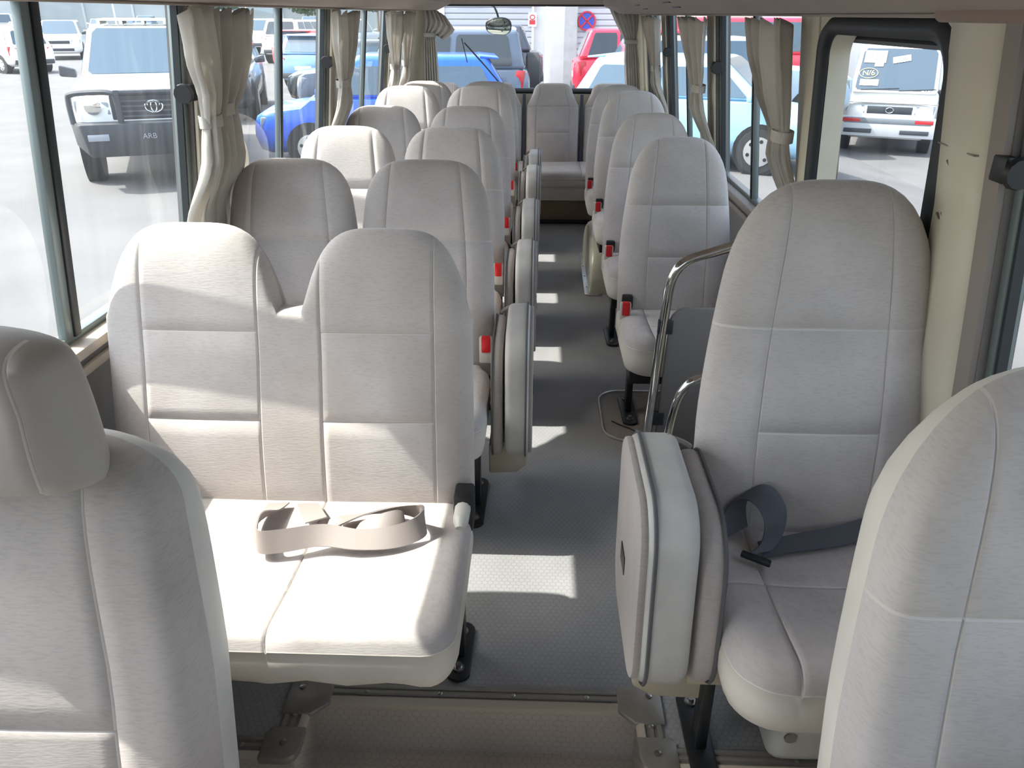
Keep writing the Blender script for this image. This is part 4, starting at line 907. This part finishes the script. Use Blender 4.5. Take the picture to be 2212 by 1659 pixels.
    # lamps, grille, bumper, plate
    for sd in (-1, 1):
        b = MB(); b.hexa([(fx-0.10, sd*hw*0.93, zh-0.27), (fx+0.012, sd*hw*0.52, zh-0.27), (fx-0.12, sd*hw*0.52, zh-0.25), (fx-0.3, sd*hw*0.93, zh-0.25),
                          (fx-0.13, sd*hw*0.95, zh-0.10), (fx-0.008, sd*hw*0.54, zh-0.12), (fx-0.15, sd*hw*0.54, zh-0.12), (fx-0.34, sd*hw*0.95, zh-0.10)]); b.build('head_lamp', LAMP, t, bevel=0.012)
        b = MB(); b.hexa([(-fx+0.02, sd*hw*0.62, zt-0.36), (-fx+0.14, sd*hw*0.965, zt-0.36), (-fx+0.30, sd*hw*0.965, zt-0.36), (-fx+0.2, sd*hw*0.62, zt-0.36),
                          (-fx+0.0, sd*hw*0.66, zt-0.10), (-fx+0.10, sd*hw*0.97, zt-0.04), (-fx+0.26, sd*hw*0.97, zt-0.04), (-fx+0.2, sd*hw*0.66, zt-0.10)]); b.build('tail_lamp', TAIL, t, bevel=0.012)
        b = MB(); b.hexa([(xa-0.10, sd*(hw-0.02), zb-0.02), (xa-0.10, sd*(hw+0.20), zb), (xa-0.22, sd*(hw+0.20), zb), (xa-0.22, sd*(hw-0.02), zb-0.02),
                          (xa-0.10, sd*(hw-0.02), zb+0.09), (xa-0.10, sd*(hw+0.19), zb+0.15), (xa-0.22, sd*(hw+0.19), zb+0.15), (xa-0.22, sd*(hw-0.02), zb+0.09)]); b.build('mirror', DKP if nm in ('off_road_car', 'white_van', 'luxury_car') else PM, t, bevel=0.03)
    b = MB(); b.box(fx-0.12, fx+0.006, -hw*0.48, hw*0.48, zh-0.27, zh-0.13); b.build('grille', DKP, t, bevel=0.01)
    b = MB(); b.box(fx-0.2, fx+0.008, -hw*0.62, hw*0.62, zl+0.12, zl+0.24); b.build('lower_grille', DKP, t, bevel=0.02)
    b = MB(); b.box(-fx-0.004, -fx+0.06, -0.26, 0.26, zt-0.42, zt-0.31); b.build('number_plate', WHT, t)
    b = MB(); b.box(-fx-0.02, -fx+0.2, -hw*0.86, hw*0.86, zl+0.08, zl+0.24); b.build('rear_bumper', DKP, t, bevel=0.03)
    if kind == 'hatch':
        b = MB(); b.hexa([(xR-0.17, -wr, H-0.045), (xR+0.1, -wr, H-0.03), (xR+0.1, wr, H-0.03), (xR-0.17, wr, H-0.045), (xR-0.17, -wr, H-0.02), (xR+0.1, -wr, H+0.004), (xR+0.1, wr, H+0.004), (xR-0.17, wr, H-0.02)]); b.build('roof_spoiler', PM, t, bevel=0.01)
    if detail > 1:
        for sd in (-1, 1):
            for xx in (xa-0.12, (xa+xr)/2-0.05):
                b = MB(); b.box(xx-0.004, xx+0.004, sd*(hw+0.002)-0.003, sd*(hw+0.002)+0.003, zl+0.15, zb-0.08); b.build('door_gap', BLKP, t)
            b = MB(); b.box((xa+xr)/2+0.03, (xa+xr)/2+0.2, sd*(hw+0.01)-0.012, sd*(hw+0.01)+0.012, zb-0.16, zb-0.13); b.build('door_handle', PM, t, bevel=0.006)
    return t
WHITE, SILV, BLK = (238, 238, 236), (176, 186, 194), (40, 46, 54)
# big white 4x4 with the bull bar, facing the bus
AL = math.atan2(-10.9, 5.2)
lc = car('off_road_car', 'white off-road car with black bull bar facing the left windows', -5.89, 12.46, -1.15, 'suv', WHITE, detail=2, L=4.9, W=1.95, H=1.88, zb=1.25, zh=1.17, xa=0.85, xA=0.20, zl=0.48, r=0.40)
fx = 2.45
b = MB(); b.hexa([(fx-0.15, -0.98, 0.52), (fx+0.28, -0.80, 0.42), (fx+0.28, 0.80, 0.42), (fx-0.15, 0.98, 0.52), (fx-0.15, -1.0, 0.82), (fx+0.26, -0.88, 0.82), (fx+0.26, 0.88, 0.82), (fx-0.15, 1.0, 0.82)]); b.build('steel_bumper', mat('bull_bar_black', (46, 50, 56), 0.45), lc, bevel=0.03)
for sd in (-1, 1):
    b = MB(); b.tube(spline([(fx+0.16, sd*0.40, 0.80), (fx+0.17, sd*0.41, 1.10), (fx+0.16, sd*0.46, 1.165), (fx+0.10, sd*0.62, 1.175), (fx-0.02, sd*0.90, 1.15), (fx-0.05, sd*0.955, 1.08), (fx-0.02, sd*0.95, 0.80)], 5), 0.035, 8); b.build('bull_bar_hoop', DKP, lc)
    b = MB(); b.box(fx+0.12, fx+0.20, sd*0.40-0.035, sd*0.40+0.035, 0.80, 1.20); b.build('bull_bar_upright', DKP, lc, bevel=0.015)
    b = MB(); b.box(fx+0.22, fx+0.285, sd*0.68-0.12, sd*0.68+0.12, 0.62, 0.70); b.build('fog_lamp', LAMP, lc, bevel=0.01)
b = MB(); b.tube([(fx+0.16, -0.42, 1.165), (fx+0.17, 0.42, 1.165)], 0.035, 8); b.build('bull_bar_top', DKP, lc)
for k in range(4):
    b = MB(); b.box(fx-0.03, fx+0.02, -0.44, 0.44, 0.865+0.06*k, 0.885+0.06*k); b.build('grille_slat', mat('grille_grey', (84, 90, 98), 0.4), lc)
b = MB(); b.box(fx-0.10, fx+0.008, -0.50, 0.50, 0.83, 1.13); b.build('grille_panel', DKP, lc, bevel=0.02)
for sd in (-1, 1):
    b = MB(); b.tube([(fx+0.0, sd*0.70, 1.0), (fx+0.03, sd*0.70, 1.0), (fx+0.045, sd*0.70, 1.0)], [0.10, 0.095, 0.05], 18); b.build('lamp_lens', CHROME, lc)
def ring_obj(nm, c, ry, rz_, rad, mt, parent):
    b = MB(); b.tube([(c[0], c[1]+ry*math.cos(a), c[2]+rz_*math.sin(a)) for a in [2*PI*k/24 for k in range(24)]], rad, 6, closed=True); return b.build(nm, mt, parent)
ring_obj('badge_ring', (fx+0.03, 0, 0.985), 0.105, 0.072, 0.009, CHROME, lc); ring_obj('badge_ring', (fx+0.035, 0, 0.985), 0.034, 0.068, 0.007, CHROME, lc); ring_obj('badge_ring', (fx+0.035, 0, 1.012), 0.072, 0.026, 0.007, CHROME, lc)
MWF = Matrix(((0, 0, 1, 0), (1, 0, 0, 0), (0, 1, 0, 0), (0, 0, 0, 1)))
text_mesh('bumper_mark', 'ARB', 0.09, mat('bumper_print', (150, 152, 156), 0.5), lc, Matrix.Translation((fx+0.285, -0.10, 0.66)) @ MWF)
b = MB(); b.box(-1.9, 0.0, -0.62, 0.62, 1.95, 1.975)
for yy in (-0.6, -0.3, 0, 0.3, 0.6): b.box(-1.9, 0.0, yy-0.02, yy+0.02, 1.90, 1.95)
b.build('roof_rack', mat('rack_white', (226, 226, 224), 0.5), lc)
b = MB(); b.box(0.34, 0.40, 0.60, 0.78, 1.60, 1.74); b.build('sticker', WHT, lc)
# left side, near to far
car('wagon', 'white station wagon seen from behind at the far left window', -20.6, 31.6, 2.62, 'wagon', WHITE, detail=2, zt=0.98)
car('luxury_car', 'white luxury SUV facing the bus left of the white off-road car', -23.9, 41.6, -1.13, 'lux', WHITE, detail=1)
car('hatchback', 'bright blue hatchback parked behind the bus, nose to the left', -2.25, 12.35, PI+0.10, 'hatch', (30, 96, 214), detail=2, H=1.52)
car('dark_car', 'black car just right of the big left curtain', -7.35, 18.6, -1.3, 'lux', BLK, detail=1, H=1.66)
car('small_car', 'dark small car behind the nose of the blue hatchback', -4.05, 20.0, PI+0.06, 'hatch', (52, 66, 72))
car('small_car', 'light blue small hatchback in the parked row left', -6.7, 26.3, 1.42, 'hatch', (120, 160, 206))
car('small_car', 'red small car behind the light blue hatchback in the parked row', -9.0, 33.0, 1.42, 'hatch', (214, 72, 80))
car('parked_suv', 'white SUV with dark glass farther down the parked row', -11.2, 39.5, 1.42, 'suv', WHITE, glass=CGLD)
car('parked_suv', 'silver SUV at the end of the parked row', -10.5, 47.5, 1.42, 'suv', SILV, glass=CGLD)
car('parked_suv', 'white SUV right of the silver one in the parked row', -14.8, 48, 1.42, 'suv', WHITE)
for k, (x, y, hd, kd, rgb, lb) in enumerate([
        (-49.5, 94, -1.2, 'sedan', WHITE, 'white sedan in the far row behind the off-road car'),
        (-46.6, 96, -1.2, 'sedan', (196, 206, 210), 'pale sedan beside the white one in the far row'),
        (-43.2, 92, -1.3, 'suv', (84, 104, 124), 'dark blue SUV in the far row above the white roof'),
        (-39.8, 96, -1.3, 'suv', (70, 84, 100), 'dark SUV at the right of the far row'),
        (-55.5, 88, -1.0, 'suv', WHITE, 'white pickup-sized car in the far left row'),
        (-60, 92, 2.3, 'sedan', (150, 160, 170), 'grey sedan deep in the far left corner'),
        (-47, 70, 2.4, 'sedan', (206, 208, 212), 'silver sedan behind the white wagon at far left'),
        (-36, 58, 2.5, 'hatch', (120, 132, 146), 'grey hatchback behind the white wagon roof'),
        (-52, 80, 2.4, 'van', WHITE, 'white van in the far left corner'),
        (-33.5, 99, -1.4, 'wagon', (210, 212, 214), 'silver wagon in the far row by the curtain'),
        (-25, 92, -1.45, 'suv', (88, 100, 112), 'grey SUV in the far row right of the curtain'),
        (-20, 88, -1.45, 'suv', WHITE, 'white SUV in the far row right of the curtain')]):
    car('far_car', lb, x, y, hd, kd, rgb, group='cars in the far row')
# behind the bus
jp2 = car('boxy_car', 'dark grey boxy off-road car behind the blue hatchback', -2.35, 15.9, PI+0.05, 'jeep', (92, 104, 120), detail=2, glass=CGLD, H=1.80, zb=1.16)
b = MB(); b.tube([(-2.10, 0, 1.02), (-2.12, 0, 1.02), (-2.34, 0, 1.02), (-2.36, 0, 1.02)], [0.30, 0.38, 0.38, 0.28], 24); b.build('spare_wheel', TYRE, jp2)
b = MB(); b.box(-1.9, 0.45, -0.72, 0.72, 1.785, 1.835); b.build('roof_panel', mat('roof_white', (226, 230, 236), 0.4), jp2, bevel=0.02)
car('parked_suv', 'black tall SUV behind the grey boxy car', -2.5, 22.8, PI, 'suv', (58, 66, 78), glass=CGLD, H=1.80, L=5.2, zb=1.2)
rc = car('red_car', 'red SUV tail at the right of the rear window', 2.9, 19.9, 0.0, 'suv', (214, 38, 66), glass=CGLD, H=1.76, L=4.2, xR=-1.75, xr=-2.0)
car('parked_suv', 'silver-blue SUV right of the red one', 3.75, 16.7, 0.03, 'suv', (168, 188, 204), glass=CGL, H=1.68, L=4.5)
car('compact_car', 'light blue hatchback seen side-on through the right windows behind the curtains', 2.46, 12.5, -0.40, 'hatch', (150, 192, 220), detail=2, L=3.7, H=1.52, r=0.315)
car('red_van', 'red van whose roof shows at the top of the right window', 5.9, 24.7, 0.0, 'van', (226, 64, 84), H=2.05, L=5.0, gz=GZ-0.05)
# white van seen through the door
vn = car('white_van', 'white van with writing on its windscreen, seen through the door window', 7.85, 18.5, -1.97, 'van', (236, 236, 234), detail=2, gz=GZ-0.50, W=1.72, H=2.0, zh=1.06, zb=1.18, glass=mat('van_glass', (62, 78, 92), 0.1, spec=0.8))
f2 = 2.3
def on_shield(u_, v_, off=0.025):      # point on the van's wind screen
    A = Vector((2.16, -0.86*0.93, 1.17)); B = Vector((2.16, 0.86*0.93, 1.17)); C = Vector((1.62, 0.86*0.86, 2.0)); D = Vector((1.62, -0.86*0.86, 2.0))
    n = (B-A).cross(D-A).normalized(); n = n if n.x > 0 else -n
    return (A+(B-A)*u_)*(1-v_)+(D+(C-D)*u_)*v_ + n*off
def shield_mat(u_, v_, rot=0.0):
    ex = (on_shield(1, v_)-on_shield(0, v_)).normalized(); ey = (on_shield(0.5, 1)-on_shield(0.5, 0)).normalized(); ez = ex.cross(ey); o_ = on_shield(u_, v_)
    ex, ey = ex, ey
    mm = Matrix(((ex.x, ey.x, ez.x, o_.x), (ex.y, ey.y, ez.y, o_.y), (ex.z, ey.z, ez.z, o_.z), (0, 0, 0, 1))); return mm @ Matrix.Rotation(rot, 4, 'Z')
def card(nm, u_, v_, w_, h_, mt, rot=0.0):
    b = MB(); b.box(-w_/2, w_/2, -h_/2, h_/2, -0.003, 0.0); o = b.build(nm, mt, vn); o.matrix_local = shield_mat(u_, v_, rot); return o
INK = mat('pen_ink', (70, 76, 70), 0.8); PAPERY = mat('paper_yellow', (226, 224, 196), 0.8)
card('windscreen_card', 0.20, 0.20, 0.34, 0.13, WHT)
card('windscreen_paper', 0.21, 0.76, 0.40, 0.26, PAPERY); card('windscreen_paper', 0.27, 0.60, 0.16, 0.10, WHT); card('windscreen_paper', 0.53, 0.72, 0.32, 0.13, WHT, 0.22)
for k, tx in enumerate(('/ -- - ~', '~- /~ -', '- ~-/')):
    text_mesh('paper_scrawl', tx, 0.085, INK, vn, shield_mat(0.20, 0.83-0.065*k, 0.06) @ Matrix.Translation((0, 0, 0.003)))
text_mesh('paper_number', '088', 0.12, mat('pale_blue_ink', (110, 150, 190), 0.8), vn, shield_mat(0.53, 0.72, 0.22) @ Matrix.Translation((0, 0, 0.003)))
text_mesh('chalk_mark', 'N/6', 0.15, YEL, vn, shield_mat(0.17, 0.40, 0.05))
b = MB(); b.tube([(0.17*math.cos(a), 0.105*math.sin(a), 0.0) for a in [2*PI*k/28 for k in range(28)]], 0.005, 6, closed=True); o = b.build('chalk_ring', YEL, vn); o.matrix_local = shield_mat(0.17, 0.40, 0.0)
text_mesh('glass_mark', '4WD', 0.09, WHT, vn, shield_mat(0.87, 0.03))
for sd in (-1, 1):
    b = MB(); b.box(f2-0.02, f2+0.035, sd*0.66-0.17, sd*0.66+0.17, 0.62, 0.70); b.build('turn_lamp', AMBER if False else TAIL, vn, bevel=0.01)
    b = MB(); b.box(f2-0.02, f2+0.05, sd*0.52-0.26, sd*0.52+0.26, 0.42, 0.50); b.build('bumper_slot', DKP, vn, bevel=0.01)
b = MB(); b.box(f2-0.15, f2+0.03, -0.90, 0.90, 0.35, 0.73); b.build('front_bumper', mat('bumper_grey', (196, 198, 200), 0.5), vn, bevel=0.03)
b = MB(); b.box(f2-0.05, f2+0.034, -0.80, 0.80, 0.60, 0.71); b.build('bumper_insert', mat('bumper_mid', (120, 126, 132), 0.5), vn, bevel=0.01)
b = MB(); b.box(f2-0.05, f2+0.004, -0.9, 0.9, 0.985, 1.0); b.build('chrome_strip', CHROME, vn)
ring_obj('badge_ring', (f2+0.012, 0, 0.86), 0.07, 0.05, 0.008, CHROME, vn)
b = MB(); b.tube([(2.21, -0.6, 1.22), (2.17, 0.1, 1.26)], 0.010, 6); b.tube([(2.21, 0.1, 1.22), (2.17, 0.75, 1.26)], 0.010, 6); b.build('wiper', BLKP, vn)
car('parked_suv', 'grey car right of the white van in the door window', 13.4, 21.0, -2.1, 'suv', (150, 156, 160), glass=CGLD, gz=GZ-0.51)
# building behind the bus with roller shutters
bd = thing('building', 'white building with roller shutters behind the parked cars', 'building', (0, 26.0, GZ))
WALLM = mat('white_render', (226, 224, 220), 0.9, var=0.05); SHUT = mat('shutter_grey', (196, 198, 204), 0.6); VENTG = mat('vent_grey', (120, 118, 124), 0.7)
b = MB(); b.box(-4.0, 22.0, 0, 6.0, 0, 7.0); b.build('wall', WALLM, bd, smooth=0)
def shutter(x0, x1, z0, z1):
    b = MB(); n = int((z1-z0)/0.16)
    for k in range(n):
        z = z0+(z1-z0)*k/n; b.prism([(-0.03, z), (-0.065, z+0.03), (-0.065, z+0.13), (-0.03, z+0.158)], x0, x1, 'x')
    b.build('roller_shutter', SHUT, bd, smooth=0)
    b = MB(); b.box(x0-0.07, x0, -0.09, 0, z0, z1+0.1); b.box(x1, x1+0.07, -0.09, 0, z0, z1+0.1); b.build('shutter_frame', WALLM, bd)
def vent(x0, x1, z0, z1):
    b = MB(); b.box(x0, x1, -0.10, -0.06, z0, z1); b.build('vent', VENTG, bd)
shutter(-2.9, -0.25, 0.1, 5.2); shutter(1.15, 2.60, 0.1, 5.2)
for x0, x1 in ((-2.55, -1.70), (-0.95, -0.05), (1.28, 1.88)): vent(x0, x1, 2.30, 2.64)
vent(-3.95, -3.72, 2.35, 2.48); vent(1.25, 1.75, -0.10+0.05, 0.20); vent(1.25, 1.6, 0.95, 1.2)
b = MB(); b.box(2.8, 9.0, -0.12, 0, 0, 7.0); b.build('pilaster', mat('warm_render', (232, 222, 204), 0.9), bd)
b = MB(); b.box(0.75, 1.12, -0.25, 0, 0, 6.0); b.build('pilaster', mat('grey_render', (190, 190, 188), 0.9, var=0.15), bd)
b = MB(); b.box(-0.36, -0.10, -0.10, -0.07, 1.72, 2.10); o = b.build('warning_plate', WHT, bd)
b = MB(); b.box(-0.32, -0.14, -0.104, -0.10, 1.78, 1.90); b.tube([(-0.23+0.07*math.cos(a), -0.103, 1.98+0.06*math.sin(a)) for a in [2*PI*k/14 for k in range(14)]], 0.014, 6, closed=True); b.build('warning_print', mat('print_red', (214, 60, 66), 0.6), o)
ns = thing('no_stopping_sign', 'round blue no-stopping sign with red cross on the shutter', 'sign', (1.42, 25.88, GZ+1.88))
b = MB(); b.disc((0, 0, 0), (0, 1, 0), 0.27, 0.02, 28); b.build('disc', mat('sign_blue', (58, 84, 186), 0.5), ns)
b = MB(); b.tube([(0.25*math.cos(a), -0.012, 0.25*math.sin(a)) for a in [2*PI*k/28 for k in range(28)]], 0.026, 6, closed=True); b.build('rim', mat('sign_red', (206, 48, 66), 0.5), ns)
for sg_ in (-1, 1):
    b = MB(); b.tube([(-0.17, -0.012, -0.17*sg_), (0.17, -0.012, 0.17*sg_)], 0.026, 6); b.build('cross_bar', MATS['sign_red'], ns)
t = thing('lamp_post', 'white post standing between the black SUV and the shutters', 'post', (0.20, 19.0, GZ))
b = MB(); b.tube([(0, 0, 0), (0, 0, 6)], 0.075, 12); b.build('shaft', WHT, t); b = MB(); b.box(-0.14, 0.14, -0.14, 0.14, 0, 0.04); b.build('base_plate', WHT, t)
# mirror and wiper on the back of the bus
t = thing('rear_mirror', 'round-cornered convex mirror hung outside the rear window', 'mirror', (-0.322, 6.62, 1.315)).rotation_euler = (0.38, 0, 0)
t = bpy.data.objects['rear_mirror']
b = MB(); rings = []
for k, d in ((0.2, -0.014), (0.6, -0.010), (0.9, -0.002), (1.0, 0.008), (0.93, 0.02)):
    rings.append([(0.103*k*(abs(math.cos(a))**0.8)*(1 if math.cos(a) >= 0 else -1), d, (0.068*k*(abs(math.sin(a))**0.8)*(1 if math.sin(a) >= 0 else -1))*(1.0+0.10*math.cos(a))) for a in [2*PI*j/28 for j in range(28)]])
b.loft(rings[:3]); b.build('mirror_glass', mat('mirror_glass', (214, 222, 214), 0.03, metal=1.0), t, smooth=70)
b = MB(); b.loft(rings[2:]); b.build('mirror_shell', BLKP, t, smooth=70)
b = MB(); b.tube(spline([(0.0, 0.03, 0.05), (-0.012, 0.02, 0.10), (-0.03, -0.04, 0.17), (-0.035, -0.16, 0.22)], 5), 0.008, 8); b.build('arm', BLKP, t)
t = thing('rear_wiper', 'black wiper arm slanting across the rear window', 'wiper', (-0.576, 6.44, 1.205))
b = MB(); b.tube([(0, 0, 0), (0.15, -0.005, -0.155), (0.30, 0.0, -0.32)], 0.006, 6); b.build('arm', BLKP, t); b = MB(); b.disc((0.30, 0.0, -0.325), (0, 1, 0), 0.022, 0.05, 12); b.build('pivot', BLKP, t); b = MB(); b.tube([(0.02, 0.006, -0.14), (-0.02, 0.006, 0.03)], 0.004, 6); b.build('blade', BLKP, t)
# far boundary wall, poles and trees
t = thing('boundary_wall', 'long pale boundary wall at the far edge of the car park', 'wall', (-60, 118, GZ))
b = MB(); b.box(-60, 110, 0, 0.3, 0, 5.5); b.build('panel', mat('far_wall', (176, 184, 186), 0.9, var=0.1, vscale=0.3), t)
for k in range(24):
    b = MB(); b.box(-60+k*7, -59.7+k*7, -0.15, 0, 0, 5.6); b.build('wall_post', mat('far_wall_post', (196, 200, 200), 0.9), t)
t = thing('warehouse', 'pale warehouse at the far left edge', 'building', (-82, 100, GZ))
b = MB(); b.box(-12, 11, 0, 14, 0, 8); b.build('wall', WALLM, t); b = MB(); b.box(-12.5, 11.5, -0.6, 14.6, 8, 8.6); b.build('roof', VENTG, t); b = MB(); b.box(-6, -1, -0.05, 0, 0, 4.5); b.box(3, 8, -0.05, 0, 0, 4.5); b.build('gate', SHUT, t)
LEAF = mat('leaf_green', (104, 124, 96), 0.8)
def tree(label, x, y, h, rad, seed):
    rnd = random.Random(seed); t = thing('tree', label, 'tree', (x, y, GZ), group='trees at the far wall')
    b = MB(); b.tube([(0, 0, 0), (0.05, 0, h*0.4), (0, 0.05, h*0.75)], [0.16, 0.12, 0.06], 8); b.build('trunk', BROWNB, t)
    b = MB()
    for k in range(900):
        a = rnd.uniform(0, 2*PI); ph = math.acos(rnd.uniform(-1, 1)); rr_ = rad*rnd.uniform(0.55, 1.0)
        c = Vector((rr_*math.sin(ph)*math.cos(a), rr_*math.sin(ph)*math.sin(a), h*0.72+rr_*0.75*math.cos(ph)))
        d1_ = Vector((rnd.uniform(-1, 1), rnd.uniform(-1, 1), rnd.uniform(-1, 1))).normalized()*rad*0.11; d2_ = d1_.orthogonal().normalized()*rad*0.07
        b.add([c-d1_, c+d2_, c+d1_, c-d2_], [(0, 1, 2, 3)])
    o = b.build('foliage', LEAF, t, smooth=0, fix=False); o['kind'] = 'stuff'
tree('green tree in front of the far wall above the white off-road car', -42, 112, 6.5, 3.4, 1); tree('broad green tree by the far wall beside the curtain', -31, 113, 6.0, 3.2, 2); tree('pale tree at the far wall right of the big curtain', -21, 110, 6.2, 3.0, 3)
for k, (x, y) in enumerate(((-50.5, 100), (-36, 104), (-15, 60))):
    t = thing('light_pole', ['thin white light pole far left above the luxury SUV', 'thin light pole far behind the white off-road roof', 'thin light pole beyond the parked row'][k], 'pole', (x, y, GZ))
    b = MB(); b.tube([(0, 0, 0), (0, 0, 9)], 0.09, 8); b.build('shaft', WHT, t); b = MB(); b.box(-0.2, 0.2, -0.2, 0.2, 0, 0.05); b.build('base_plate', WHT, t)
